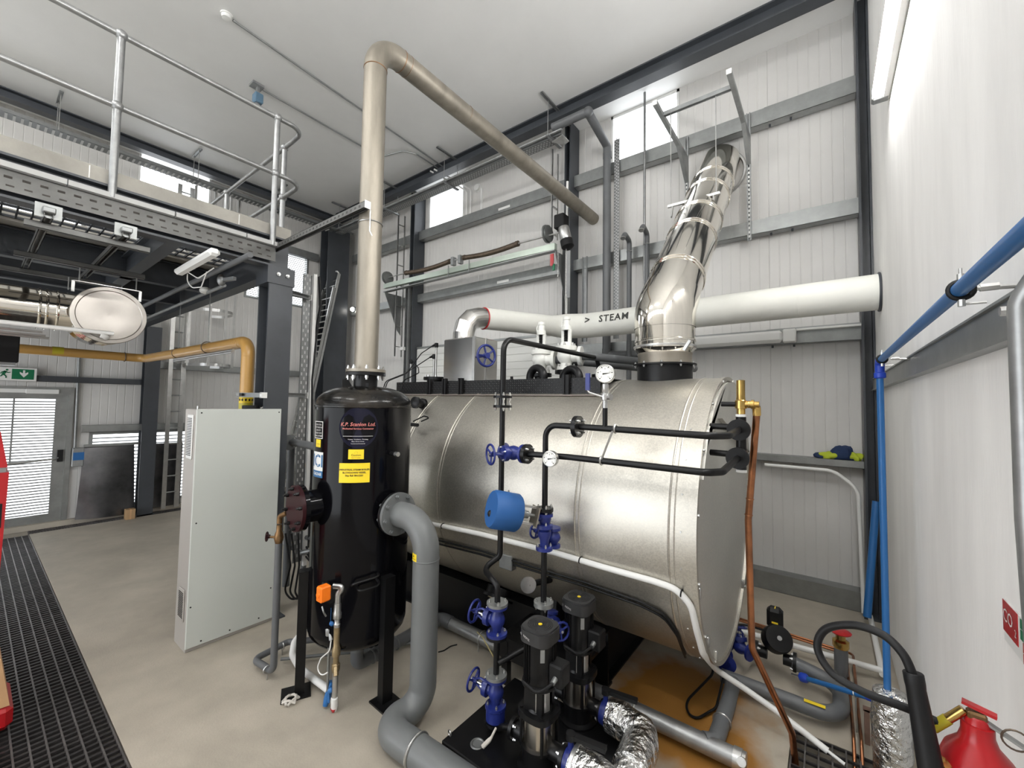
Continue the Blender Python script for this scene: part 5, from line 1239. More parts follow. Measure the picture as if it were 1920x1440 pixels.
MB().cyl((sx_, sy_, zs(1320)), (sx_, sy_, zs(1262)), .018, 14).build('tail_pipe', C_zinc, dk)
for py, dx in ((1170, -.045), (1298, -.035)):
    MB().bar((sx_ + dx, sy_ - .02, zs(py)), (sx_ + dx, sy_ - .02, zs(py) + (.10 if py < 1200 else -.08)), .016, .008, (0, 1, 0)).ball((sx_ + dx + .01, sy_ - .015, zs(py)), .018, 10, 6).build('blue_lever', C_bluep, dk)
MB().lathe((sx_, sy_, .035), (.1, -.1, 1), [(.014, -.03), (.022, .0), (.020, .06)], 12).build('white_tail', C_wht, dk)
MB().lathe((sx_ - .0, sy_ - .005, .008), (.1, -.1, 1), [(.010, -.002), (.018, .02)], 12).build('red_tip', C_red, dk)
wp = MB().tube([at(617, 1294, 'z', .07), at(590, 1274, 'z', .06), at(562, 1252, 'z', .06), at(548, 1228, 'z', .09), at(552, 1203, 'z', .14), at(572, 1180, 'z', .18)], .023, 14, .06).build('white_drain', C_wht); tag(wp, 'short white plastic pipe curling round the vessel leg', 'pipe')
bl = thing('bottom_drain', 'grey plastic elbow and coupling under the black vessel', 'pipe', (TX, TY, 0))
MB().tube([(TX, TY, .30), (TX, TY, .09), (TX - .01, TY + .80, .09)], .045, 18, .05).build('pipe', C_greyd, bl)
for f_ in (.35, .45, .6, .95): p_ = V((TX, TY, .09)).lerp(V((TX - .003, TY + .36, .09)), f_); MB().torus(p_, (0, 1, 0), .047, .006, 20, 6).build('collar', C_grey, bl)
MB().lathe((TX, TY, .20), (0, 0, 1), [(.054, 0), (.054, .07)], 20).build('socket', C_grey, bl)
# ---- small bore drain by the hand hole
sd_ = thing('brass_drain_valve', 'tarnished brass drain valve with red wheel under maroon cover', 'valve', (-3.1, 1.39, .95))
vb = at(523, 1005, 'y', 1.40); vxx, vyy = vb.x, 1.40
MB().lathe((vxx, vyy, vb.z - .06), (0, 0, 1), [(.020, 0), (.026, .02), (.032, .05), (.026, .08), (.018, .10), (.018, .14)], 16).build('body', C_tarn, sd_)
MB().tube([(vxx, vyy, vb.z + .09), (vxx, vyy, vb.z + .14), (vxx + .06, vyy + .02, vb.z + .17)], .018, 12, .03).build('elbow', C_tarn, sd_)
MB().cyl((vxx, vyy, vb.z - .01), (vxx - .05, vyy - .06, vb.z), .009, 8).build('stem', C_tarn, sd_)
handwheel(MB(), (vxx - .05, vyy - .06, vb.z), (-.6, -.8, 0), .03, .005, 4).build('handwheel', C_maroon, sd_)
sp_ = thing('small_bore_drain', 'thin grey drain pipe from brass valve down to floor clips', 'pipe', (vxx, vyy, 0))
MB().tube([(vxx, vyy, vb.z - .05), (vxx, vyy, .07), (-3.40, 1.37, .07), (-3.42, 1.62, .08), (-2.95, 2.15, .08)], .023, 16, .05).build('pipe', C_greyd, sp_)
for x, y in ((-3.2, 1.383), (-3.415, 1.58)): MB().torus((x, y, .07), (1, 0, 0) if x > -3.3 else (0, 1, 0), .026, .005, 18, 6).cyl((x, y, 0), (x, y, .05), .005, 6).build('pipe_clip', C_zinc, sp_)
MB().tube([(-3.3, 1.52, .04), (-2.9, 1.95, .05), (-2.6, 2.4, .05)], .012, 10).build('thin_tube', C_grey, sp_)
# vertical grey pipes with cross branches behind the vessel
vp = thing('condensate_pipes', 'grey condensate pipes between the cabinet and black vessel', 'pipe', (-3.35, 2.1, 0))
q1 = at(545, 870, 'y', 2.05); q2 = at(575, 900, 'y', 2.25); q3 = at(592, 900, 'y', 2.1)
MB().tube([(q1.x, 2.05, .1), (q1.x, 2.05, at(545, 830, 'y', 2.05).z), (q1.x + .10, 1.98, at(560, 828, 'y', 2.05).z), (TX - .25, TY + .1, at(560, 828, 'y', 2.05).z)], .035, 16, .05).build('pipe', C_greyd, vp)
flange(vp, (q1.x + .17, 1.95, at(560, 828, 'y', 2.05).z), (.9, -.2, 0), .075, .012, mt=C_grey)
MB().cyl((q2.x, 2.25, .1), (q2.x, 2.25, 2.0), .028, 14).build('pipe', C_grey, vp); MB().lathe((q2.x, 2.25, at(575, 876, 'y', 2.25).z), (0, 0, 1), [(.029, 0), (.029, .05)], 16).build('ochre_band', C_yel, vp)
zq = at(555, 1030, 'y', 2.1).z
MB().tube([(q1.x - .4, 2.1, zq + .02), (q1.x + .05, 2.1, zq), (q1.x + .1, 2.12, zq - .04), (q1.x + .3, 2.2, zq + .02), (q1.x + .8, 2.35, zq + .03)], .026, 14, .06).build('pipe', C_strut, vp)
MB().tube([(q1.x - .3, 2.15, .55), (q1.x + .6, 2.2, .62)], .022, 12).build('pipe', C_greyd, vp)
bk_ = thing('black_cables', 'black cables hanging behind the pipes by the cabinet', 'cable', (-3.5, 1.98, .5))
for k in range(3):
    MB().tube([at(535 + 12 * k, 1000, 'y', 1.95), at(545 + 8 * k, 1060, 'y', 1.97), at(533 + 10 * k, 1110, 'y', 1.95), at(552 + 6 * k, 1130, 'y', 2.0), (-4.0, 2.14, .35), (-4.24, 2.16, .40 + .05 * k)], .009, 8, .08).build('cable', C_rub, bk_)
# scraps on the floor
p_ = at(545, 1315, 'z', .01); sc_ = MB()
for k in range(6):
    a = k * 1.1; sc_.tube([p_ + V((.05 * math.cos(a), .05 * math.sin(a), .008)), p_ + V((.03 * math.cos(a + 1), .03 * math.sin(a + 1), .025)), p_ + V((.05 * math.cos(a + 2), .05 * math.sin(a + 2), .008))], .008, 6, .02)
tag(sc_.build('rope_scrap', C_tape), 'tangle of pale cord on the floor by the vessel leg', 'rope')
p_ = at(832, 1220, 'z', .004); tag(MB().tube([p_ + V((-.02, -.04, 0)), p_, p_ + V((.0, .08, .0)), p_ + V((.03, .12, .005))], .005, 6, .03).build('wire_offcut', C_rub), 'bent dark wire offcut lying on the concrete', 'wire')
tag(MB().tube([at(895, 1185, 'z', .14), at(905, 1195, 'z', .18), at(930, 1240, 'z', .12)], .005, 6, .02).build('yellow_tube', mat('yellowed_tube', (.5, .42, .2), .5)), 'thin yellowed tube over the long floor pipe', 'tube')

# ================================================================== pump skid
sk = thing('pump_skid', 'black steel base plate carrying the two feed pumps', 'base plate', (-1.3, 2.1, 0))
MB().bev(-1.73, -.92, 1.68, 2.36, 0.0, .12, .006).build('plinth', C_black, sk, 20)
p_ = at(895, 1395, 'z', .121)
MB().torus((p_.x, p_.y, .122), (0, 0, 1), .034, .006, 24, 6).lathe((p_.x, p_.y, .12), (0, 0, 1), [(.026, 0), (.026, .004)], 20).build('round_cover', C_girt, sk)
p_ = at(843, 1378, 'z', .13); MB().torus((p_.x, p_.y, .14), (.3, 1, 0), .014, .004, 16, 6).build('lifting_eye', C_zinc, sk)
MB().box(-1.55, -1.40, 2.25, 2.36, .1205, .124).build('wood_chip', C_wood, sk, 0) if False else None
def pump(label, x, y):
    t = thing('feed_pump', label, 'pump', (x, y, .12), 'vertical feed pumps on the black skid')
    z0 = .12
    MB().lathe((x, y, z0), (0, 0, 1), [(.11, 0), (.11, .012), (.085, .02), (.085, .10), (.098, .105), (.098, .118)], 32).cyl((x - .155, y, z0 + .11), (x + .155, y, z0 + .11), .042, 20).build('base_casting', C_black, t)
    for s in (-1, 1):
        fo_ = MB().lathe((x + s * .145, y, z0 + .11), (s, 0, 0), [(.06, 0), (.06, .02)], 28).build('flange', C_black, t); MB().bolts((x + s * .145, y, z0 + .11), (-s, 0, 0), .047, 4, .010, .022, PI / 4).build('flange_bolts', C_zinc, fo_, kind='stuff')
    MB().lathe((x, y, z0 + .115), (0, 0, 1), [(.084, 0), (.084, .16)], 40).build('sleeve', mat('pump_sleeve_steel', (.62, .57, .50), .22, 1, var=.05, vscale=2), t)
    for k in range(4):
        a = PI / 4 + k * PI / 2 - .05; MB().cyl((x + .094 * math.cos(a), y + .094 * math.sin(a), z0 + .105), (x + .094 * math.cos(a), y + .094 * math.sin(a), z0 + .30), .008, 8).build('stay_bolt', C_black, t)
    hd_ = MB(); 
    for (r_, za, zb2) in ((.108, .262, .292),):
        pts = []
        for k in range(32):
            a = 2 * PI * k / 32; rr = r_ * (1 + .12 * abs(math.cos(2 * (a - PI / 4 + .05))) ** 3) * .93; pts.append((x + rr * math.cos(a), y + rr * math.sin(a), z0 + za))
        hd_.prism(pts, (0, 0, zb2 - za))
    hd_.lathe((x, y, z0 + .29), (0, 0, 1), [(.07, 0), (.06, .02)], 24)
    for s in (-1, 1): hd_.box(x - .055, x + .055, y + s * .05 - .012, y + s * .05 + .012, z0 + .29, z0 + .41)
    hd_.lathe((x, y, z0 + .405), (0, 0, 1), [(.082, 0), (.092, .008), (.092, .022), (.08, .03)], 32); hd_.build('pump_head', C_black, t)
    MB().lathe((x, y, z0 + .30), (0, 0, 1), [(.028, 0), (.028, .11)], 16).build('coupling', C_zinc, t)
    gpl = MB(); 
    vs = []
    for k in range(7):
        a = math.radians(-75 + k * 12)
        for z in (.30, .402): vs.append((x + .066 * math.cos(a), y + .066 * math.sin(a), z0 + z))
    gpl.add(vs, [(2 * k, 2 * k + 2, 2 * k + 3, 2 * k + 1) for k in range(6)]).build('coupling_guard', C_zinc, t)
    MB().lathe((x, y, z0 + .43), (0, 0, 1), [(.078, 0), (.078, .215)], 40).build('motor_body', C_black, t); mtb = col.objects[-1]
    fn = MB()
    for k in range(36):
        a = 2 * PI * k / 36
        if -1.0 < a - 5.6 < .55: continue
        fn.bar((x + .081 * math.cos(a), y + .081 * math.sin(a), z0 + .44), (x + .081 * math.cos(a), y + .081 * math.sin(a), z0 + .64), .003, .010, (math.cos(a), math.sin(a), 0))
    fn.build('cooling_fins', C_black, mtb, 0, kind='stuff')
    a = math.radians(-48); MB().bar((x + .082 * math.cos(a), y + .082 * math.sin(a), z0 + .56), (x + .082 * math.cos(a), y + .082 * math.sin(a), z0 + .625), .022, .004, (math.cos(a), math.sin(a), 0)).build('rating_plate', C_strut, mtb, 0)
    pts = []
    for k in range(40):
        a = 2 * PI * k / 40; n4 = (abs(math.cos(a)) ** 4 + abs(math.sin(a)) ** 4) ** -.25; rr = .088 * min(n4, 1.16); pts.append((x + rr * math.cos(a), y + rr * math.sin(a), z0 + .638))
    fc = MB().prism(pts, (0, 0, .062)); fc.prism([(x + (px_ - x) * .94, y + (py_ - y) * .94, z0 + .70) for px_, py_, _ in pts], (0, 0, .010)); fc.build('fan_cover', mat('fan_cover_plastic', (.022, .022, .023), .5), t, 30); fcv = col.objects[-1]
    cg = MB()
    for k in range(6): cg.torus((x, y, z0 + .7105), (0, 0, 1), .018 + k * .0095, .0016, 30, 4)
    cg.build('cover_grooves', C_rub, fcv, kind='stuff'); MB().lathe((x, y, z0 + .71), (0, 0, 1), [(.011, 0), (.011, .002)], 16).build('yellow_dot', C_yl, fcv)
    a = math.radians(-112); n_ = V((math.cos(a), math.sin(a), 0)); u_ = V((-math.sin(a), math.cos(a), 0)); c = V((x, y, z0 + .672)) + n_ * .0975
    text_mb('GRUNDFOS', .016, plane_map(c, u_, V((0, 0, 1)))).build('lettering', C_txt_w, fcv, 0)
    a = math.radians(8); c = V((x + .115 * math.cos(a), y + .115 * math.sin(a), z0 + .50))
    MB().bev(c.x - .045, c.x + .035, c.y - .045, c.y + .045, c.z - .06, c.z + .05, .008).build('terminal_box', C_rub, t, 20); tbx = col.objects[-1]; MB().lathe(c + V((0, -.045, -.01)), (0, -1, -.3), [(.014, 0), (.012, .03)], 12).build('cable_gland', C_girt, tbx)
    MB().tube([c + V((0, -.075, -.02)), c + V((-.05, -.13, -.06)), c + V((-.16, -.11, -.05))], .007, 8, .05).build('motor_lead', C_rub, t)
    return t
pump('black vertical feed pump with steel sleeve beside the lower blue stop valve', -1.222, 1.89)
pump('black vertical feed pump with steel sleeve nearest the boiler base', -1.21, 2.30)
# butterfly valves, foil-lagged suction header
for (y, lab) in ((1.89, 'blue butterfly valve on the front pump beside the foil pipe'), (2.30, 'blue butterfly valve with black lever on the rear pump')):
    t = thing('butterfly_valve', lab, 'valve', (-1.03, y, .23))
    MB().lathe((-1.055, y, .23), (1, 0, 0), [(.045, 0), (.062, .002), (.066, .02), (.062, .04), (.045, .042)], 28).build('body', C_bluev, t)
    MB().cyl((-1.034, y, .28), (-1.034, y, .345), .014, 12).build('neck', C_bluev, t)
    MB().bar((-1.05, y, .352), (-.86, y + .03, .352), .034, .020).lathe((-1.034, y, .335), (0, 0, 1), [(.024, 0), (.024, .03)], 14).build('lever', C_rub, t)
fo = thing('foil_header', 'crinkled foil-lagged suction header feeding both pumps', 'pipe', (-.86, 2.0, 0))
rj = lambda t: .088 + .005 * math.sin(t * 40)
MB().tube([(-1.01, 2.30, .23), (-.93, 2.30, .23), (-.80, 2.28, .23), (-.78, 2.02, .22), (-.79, 1.72, .20), (-.74, 1.45, .20)], rj, 26, .10, k=8).build('lagged_main', C_foil, fo)
MB().tube([(-1.01, 1.89, .23), (-.9, 1.88, .23), (-.79, 1.86, .22)], rj, 26).build('lagged_branch', C_foil, fo)
MB().lathe((-1.012, 1.89, .23), (1, 0, 0), [(.088, 0), (.092, .004), (.092, .02), (.088, .024)], 28, cap=False).build('end_band', C_zinc, fo)
tag(MB().tube([(-1.55, 2.47, .09), (-1.1, 2.2, .10)], .01, 8).build('dummy_rod', C_strut), 'x', 'x') if False else None
MB().bar((-1.06, 2.06, .20), (-.95, 2.02, .20), .03, .03).build('flat_link', C_girt, sk, 0) if False else None
tg = MB().tube([at(905, 1400, 'z', .14), at(920, 1385, 'z', .18), at(930, 1365, 'z', .2)], lambda t: .012 - .006 * t, 8, .02).build('taped_cable_end', C_tape); tag(tg, 'taped pale cable end standing on the pump skid', 'cable')

# ---- long floor pipe and grey loop behind the pumps
lf_ = thing('long_floor_pipe', 'long galvanised pipe on the floor in front of the boiler base', 'pipe', (-1.5, 2.62, 0))
MB().cyl((-2.72, 2.62, .085), (-.42, 2.62, .085), .05, 24).build('pipe', C_gpipe, lf_)
MB().tube([(-2.60, 2.62, .088), (-2.742, 2.62, .088), (-2.742, 2.50, .088)], .054, 18, .06).build('elbow', C_greyd, lf_)
for x in (-2.25, -.98): MB().torus((x, 2.62, .085), (1, 0, 0), .053, .006, 24, 6).cyl((x, 2.57, 0), (x, 2.57, .06), .005, 6).build('pipe_clamp', C_zinc, lf_)
MB().lathe((-.43, 2.62, .085), (1, 0, 0), [(.056, 0), (.056, .04), (.050, .042), (.050, .06)], 24).lathe((-.38, 2.57, .12), (0, -1, .6), [(.022, 0), (.022, .04)], 12).build('end_coupling', C_zinc, lf_)
ul = thing('grey_loop_pipe', 'grey painted U-shaped pipe loop on the floor by the gully', 'pipe', (-.2, 3.4, 0))
MB().tube([(-.53, 2.68, .09), (-.53, 3.05, .09), (-.54, 3.30, .09)], .045, 20, .1).build('riser_arm', C_greyd, ul)
MB().tube([(-.58, 2.62, .10), (-.53, 2.66, .09), (-.53, 2.72, .09)], .045, 20, .04).build('branch_elbow', C_greyd, ul)
MB().tube([(-.62, 3.33, .09), (.05, 3.33, .09), (.05, 3.70, .10), (-.22, 3.73, .14)], .045, 20, .14, k=9).build('loop', C_greyd, ul)
MB().torus((-.53, 2.85, .09), (0, 1, 0), .048, .006, 22, 6).build('pipe_clamp', C_zinc, ul)
MB().bar((-.14, 3.315, .137), (-.03, 3.315, .137), .03, .002).build('yellow_tag', C_yl, ul, 0)
MB().cyl((.06, 3.92, .05), (.06, 3.92, .26), .042, 18).build('upstand', C_greyd, ul)
cq_ = thing('circulator_pump', 'small black circulator pump with yellow marks on the grey loop', 'pump', (-.33, 3.76, .1))
cc = V((-.33, 3.76, .25)); cdv = V((.35, -.75, .55)).normalized()
MB().lathe(cc - cdv * .1, cdv, [(.05, 0), (.075, .03), (.085, .08), (.095, .09), (.095, .17), (.088, .19), (.0, .192)], 28).build('motor', C_black, cq_)
MB().bev(cc.x - .055, cc.x + .05, cc.y - .02, cc.y + .07, cc.z + .07, cc.z + .23, .025).build('terminal_case', C_rub, cq_, 20)
MB().bar((cc.x - .02, cc.y - .022, cc.z + .13), (cc.x + .02, cc.y - .022, cc.z + .13), .003, .012).bar((cc.x, cc.y - .01, cc.z + .232), (cc.x, cc.y + .03, cc.z + .232), .006, .003).build('yellow_marks', C_yl, cq_, 0, kind='stuff')
MB().lathe(cc + cdv * .092, cdv, [(.016, 0), (.016, .004)], 14).build('vent_screw', C_zinc, cq_)
for s in (-1, 1): MB().lathe(cc + V((s * .11, -.02, -.11)), (s, 0, 0), [(.04, -.06), (.04, 0), (.066, .001), (.066, .022)], 26).build('flange', C_black, cq_); MB().bolts(cc + V((s * .11, -.02, -.11)), (-s, 0, 0), .05, 4, .010, .02, PI / 4).build('flange_bolts', C_zinc, cq_, kind='stuff')
globe_valve('dark blue valve on the grey loop under the boiler end', (-.55, 3.66, .16), (.9, -.4, 0), (-.1, .3, 1), L=.17, R=.062, hw=.05, ext=.13)
globe_valve('dark blue valve beside the circulator behind the copper pipe', (-.62, 3.48, .13), (.3, -.9, 0), (-.6, .2, .7), L=.15, R=.06, hw=.05, ext=.13)
cl_ = MB().tube([(-.38, 3.70, .32), (-.5, 3.62, .36), (-.72, 3.6, .30), (-.66, 3.25, .12), (-.78, 2.98, .02), (-.70, 2.85, .012), (-.60, 3.05, .03), (-.60, 3.3, .1)], .008, 8, .12).build('pump_lead', C_rub); tag(cl_, 'loop of black lead from the circulator over the rusty floor', 'cable')
rv = thing('red_ball_valve', 'valve with red wheel on the grey upstand by the wall', 'valve', (.06, 3.92, .26))
MB().lathe((.06, 3.92, .26), (0, 0, 1), [(.044, 0), (.05, .01), (.05, .05), (.03, .06), (.03, .10)], 18).build('body', C_bra, rv)
MB().lathe((.06, 3.92, .36), (0, 0, 1), [(.01, 0), (.062, .006), (.066, .014), (.05, .02), (.0, .022)], 12).build('red_wheel', C_red, rv)
bp = thing('blue_hose_pipe', 'light blue plastic pipe from the circulator to the foil pipe', 'pipe', (.0, 3.6, .15))
ba, bb = at(1508, 1271, 'y', 3.62), at(1642, 1312, 'y', 3.35)
MB().cyl(ba, bb, .016, 14).build('pipe', C_bluep, bp)
MB().lathe(ba, ba - bb, [(.018, -.03), (.03, -.01), (.03, .02), (.02, .03)], 14).build('connector', mat('royal_blue_plastic', (.012, .05, .42), .4), bp)
MB().cyl(ba + (ba - bb).normalized() * .02, ba + (ba - bb).normalized() * .10, .008, 8).build('spigot', C_zinc, bp)
MB().lathe(bb, bb - ba, [(.018, -.05), (.02, -.02), (.018, 0)], 14).build('end_socket', MATS['royal_blue_plastic'], bp)
p_ = ba.lerp(bb, .75); MB().torus(p_, bb - ba, .019, .004, 16, 6).cyl((p_.x, p_.y, 0), (p_.x, p_.y, p_.z - .015), .005, 6).build('clip_stand', C_zinc, bp)
fw = thing('white_floor_pipe', 'white plastic pipe along the floor behind the circulator', 'pipe', (-.2, 4.1, 0))
MB().tube([(-.9, 4.07, .08), (.30, 4.15, .08)], .022, 14).tube([(.30, 4.13, .06), (.30, 5.2, .06)], .02, 12).build('pipe', C_wht, fw)
ct = thing('copper_pair', 'pair of small copper pipes along the floor into the gully', 'pipe', (.1, 4, 0))
for k in (0, 1): MB().tube([(-.95, 4.32 + .04 * k, .07), (.10 + .04 * k, 4.26 + .04 * k, .07), (.10 + .035 * k, 3.22, .07), (.10 + .035 * k, 3.12, -.06)], .009, 10, .04).build('pipe', C_cop, ct)
pst = MB().box(-.045 + .2, -.02 + .2, 3.33, 3.355, 0, .2).box(.15, .2, 3.33, 3.355, .19, .21).build('support_post', mat('rusty_bracket', (.18, .11, .08), .7, var=.3), None, 0); tag(pst, 'short rusty steel post beside the foil-wrapped pipe', 'post')

# ================================================================== steam main and wall services
sm = thing('steam_main', 'white lagged steam main marked STEAM crossing above the boiler', 'pipe', (-1.2, 4.4, 2.8))
SMY, SMZ, SMR = 4.72, 2.99, .155
vcx, vcy = (vx0 + vx1) / 2 - .03, (vy0 + vy1) / 2 + .03
zb1 = at(905, 597, 'y', 3.2).z
e1 = at(905, 597, 'y', 3.42); e2 = at(1046, 612, 'y', 4.55); ed_ = (e2 - e1).normalized(); ec = e1 - ed_ * .24
def seg_elbow():
    P = fillet([(ec.x, ec.y, 2.60), (ec.x, ec.y, ec.z), e1 + ed_ * .02], .20, 3)
    return P
MB().tube(seg_elbow(), .115, 28, 0, cap=False).build('segment_elbow', C_alu, sm, 12)
MB().torus(e1 + (e2 - e1) * .012, (e2 - e1), .119, .006, 32, 6).build('red_seal', C_red, sm)
MB().tube([e1 + (e2 - e1) * .015, e1.lerp(e2, .55), e2, V((-2.42, SMY, SMZ)), V((XR + .02, SMY, SMZ + .015))], .128 if False else (lambda t: .119 + .036 * min(1, t * 2.2)), 32, .3, k=8).build('lagging', C_lag, sm, 40)
MB().torus((-1.35, SMY, SMZ), (1, 0, 0), SMR - .001, .003, 32, 6).torus((-.2, SMY, SMZ + .01), (1, 0, 0), SMR - .001, .002, 32, 6).build('lagging_seams', C_lag, sm, kind='stuff')
MB().torus((XR - .012, SMY, SMZ + .015), (1, 0, 0), SMR + .006, .010, 32, 6).build('wall_gland', C_anth, sm)
def smap(x0, z_off):                                  # lettering wrapped round the near side of the main
    def f(x, y):
        a = (z_off + y) / SMR
        return V((x0 + x, SMY - (SMR + .006) * math.cos(a), SMZ + .006 + (SMR + .006) * math.sin(a)))
    return f
xs_ = at(1150, 596, 'y', SMY - SMR).x; xa = at(1101, 602, 'y', SMY - SMR).x; zo = at(1150, 596, 'y', SMY - SMR).z - SMZ
text_mb('STEAM', .115, smap(xs_, zo), spacing=1.12, bold=.002).build('lettering', C_txt_k, sm, 0)
text_mb('>', .13, smap(xa, zo), bold=.002).build('flow_arrow', C_txt_k, sm, 0)

# sectional door behind the boiler
sdn = struct(MB().box(-6.5, -3.1, YB - .14, YB - .10, 0.02, 3.04), 'door_2', mat('sectional_door_paint', (.66, .66, .63), .4), smooth=0)
z = .03
while z < 3.0:
    MB().bev(-6.5, -3.1, YB - .155, YB - .139, z, min(z + .117, 3.04), .003).build('door_panel', MATS['sectional_door_paint'], sdn, 0); z += .120
MB().box(-6.5, -3.1, YB - .16, YB - .12, 3.04, 3.075).build('top_rail', C_girt, sdn, 0)
MB().box(-4.75, -4.68, YB - .17, YB - .155, 2.35, 2.39).build('hinge', C_zinc, sdn, 0)
for x in (-6.62, -3.02):
    MB().chan((x, YB - .30, 0.02), (x, YB - .30, 4.3), .08, .10, .004, (0, -1, 0)).build('door_track', C_strut, sdn, 0)
MB().box(-6.70, -6.60, YB - .42, YB - .36, 3.0, 3.06).build('track_end', C_wht, sdn, 0)
gear = thing('door_gear', 'spring shaft and rail of the sectional door across the wall', 'door gear', (-5, 5.05, 3.65))
GY = 5.0; zL, zR = 4.235, 4.19
MB().bar((-7.06, GY, 4.30), (-3.05, GY, 4.24), .07, .09).build('header_rail', C_rail, gear, 0)
MB().box(-7.06, -3.05, GY - .045, GY + .045, 4.175, 4.19).build('rail_lip', C_girt, gear, 0)
MB().cyl((-7.0, GY, 4.465), (-3.0, GY, 4.43), .0125, 12).build('shaft', C_zinc, gear)
for (xa_, xb_) in ((-6.40, -5.22), (-4.86, -3.74)):
    N_ = 46; P = []
    s_ = MB(); za, zb2 = 4.465 - (xa_ + 7) * .00875, 4.465 - (xb_ + 7) * .00875
    MB().tube([V((xa_ + (xb_ - xa_) * k / 12, GY, za + (zb2 - za) * k / 12 - .035 * math.sin(PI * k / 12))) for k in range(13)], .036, 18).build('torsion_spring', C_spring, gear)
    cl2 = MB()
    for k in range(60): f_ = (k + .5) / 60; cl2.torus((xa_ + (xb_ - xa_) * f_, GY, za + (zb2 - za) * f_ - .035 * math.sin(PI * f_)), (1, 0, 0), .036, .005, 14, 4)
    cl2.build('spring_coils', C_spring, gear, kind='stuff')
    for x in (xa_, xb_): MB().lathe((x - .02, GY, 4.465 - (x + 7) * .00875), (1, 0, 0), [(.045, 0), (.045, .04)], 14).build('spring_cone', C_spring, gear)
for x in (-6.98, -3.2): MB().lathe((x, GY, 4.46), (1, 0, 0), [(.11, -.02), (.13, -.018), (.13, .0), (.10, .004), (.10, .03), (.12, .034)], 26).build('cable_drum', C_girt, gear)
for x in (-5.12, -4.95): MB().box(x - .03, x + .03, GY - .04, GY + .04, 4.36, 4.50).build('bearing_bracket', C_strut, gear, 0)
for x in (-5.19, -4.7): MB().bar((x, GY - .05, 4.16), (x, GY - .05, 4.36), .012, .012).build('stay', C_girt, gear, 0)
for x0 in (-7.03, -3.05): MB().prism([(x0, GY - .03, 4.17), (x0, YB - .17, 4.17), (x0, YB - .17, 3.35), (x0, YB - .26, 3.45)], (.012, 0, 0)).build('side_gusset', C_girt, gear, 0)
mo = thing('door_motor', 'door motor with black cover and hanging hand chain', 'motor', (-2.92, 4.98, 4.0))
MB().bev(-3.02, -2.86, 4.88, 5.04, 4.45, 4.65, .012).build('gear_box', C_rub, mo, 20)
MB().lathe((-2.90, 4.95, 4.46), (.25, 0, -1), [(.075, 0), (.08, .03), (.08, .17), (.06, .2)], 20).build('motor_can', C_zinc, mo)
MB().lathe((-2.85, 4.95, 4.27), (.25, 0, -1), [(.09, 0), (.09, .10), (.05, .13)], 18).build('motor_base', C_rub, mo)
for x in (-2.97, -2.84):
    ch = MB(); z = 4.15
    while z > 2.9: ch.torus((x, 4.93, z), (1, 0, 0) if int(z * 40) % 2 else (0, 1, 0), .010, .003, 8, 4); z -= .022
    ch.build('hand_chain', C_zinc, mo, kind='stuff')
MB().box(-2.82, -2.77, 4.92, 4.94, 3.45, 4.1).build('chain_guard', C_tray, mo, 0)
MB().box(-3.10, -3.05, 4.93, 4.95, 3.95, 4.12).build('red_tag', C_red, mo, 0); MB().box(-3.06, -3.03, 4.93, 4.95, 3.88, 3.97).build('green_tag', C_green, mo, 0)

# ladder-type vertical cable rack on columns, ceiling-level tray
for xx, lab in ((-6.95, 'wall cable ladder rising beside the door gear drum'), (-3.25, 'wall cable ladder beside the door motor column')):
    t = thing('cable_ladder', lab, 'cable tray', (xx, 5.2, 3.0))
    for d in (0, .20): MB().bar((xx, 5.2 + d * .8, 2.9 if xx < -5 else 4.5), (xx, 5.2 + d * .8, 5.85), .03, .012, (1, 0, 0)).build('side_rail', C_zinc, t, 0)
    z = 4.55 if xx > -5 else 3.1
    while z < 5.8: MB().bar((xx, 5.2, z), (xx, 5.36, z), .03, .012).build('rung', C_zinc, t, 0); z += .42
tr_ = thing('high_cable_tray', 'perforated cable tray slung under the ceiling along the back wall', 'cable tray', (-5.6, 4.85, 5.7))
TYc, TZc = 4.85, 5.72
MB().chan((-8.6, TYc, TZc), (-2.85, TYc, TZc), .15, .05, .004, (0, 0, 1)).build('tray', C_tray, tr_, 0)
hl = MB(); x = -8.5; k = 0
while x < -2.95:
    for j in range(4): hl.box(x + (.02 if j % 2 else 0), x + .025 + (.02 if j % 2 else 0), TYc - .06 + j * .034, TYc - .045 + j * .034, TZc - .0262, TZc - .0252)
    x += .05
hl.build('slots', MATS['painted_sky_slot'], tr_, 0, kind='stuff')
MB().tube([(-8.6, TYc - .11, TZc + .02), (-2.82, TYc - .11, TZc + .02)], .02, 10).build('conduit', C_gpipe, tr_)
for x in (-8.3, -6.7, -5.05, -3.0):
    MB().chan((x, TYc - .35, ZC - .03), (x, TYc + .2, ZC - .03), .041, .021, .003, (0, 0, -1)).build('ceiling_strut', C_strut, tr_, 0)
    MB().chan((x, TYc - .2, TZc - .04), (x, TYc + .16, TZc - .04), .041, .021, .003, (0, 0, 1)).build('trapeze', C_strut, tr_, 0)
    for dy in (-.18, .13): MB().cyl((x, TYc + dy, TZc - .04), (x, TYc + dy, ZC - .02), .005, 6).build('drop_rod', C_zinc, tr_)
MB().prism([(-2.98, 4.75, 5.62), (-2.78, 4.70, 5.62), (-2.75, 4.82, 5.58), (-2.86, 4.88, 5.60)], (0, 0, .012)).build('tray_end_plate', C_zinc, tr_, 0)
lt = thing('far_cable_tray', 'cable tray under the ceiling along the far left wall', 'cable tray', (-8.55, 1.2, 5.5))
MB().chan((-8.55, YF + .1, 5.68), (-8.55, 4.7, 5.72), .2, .05, .004, (0, 0, 1)).build('tray', C_tray, lt, 0)
hl = MB(); y = -1.2
while y < 4.6: hl.box(-8.63, -8.47, y, y + .025, 5.665, 5.668); y += .07
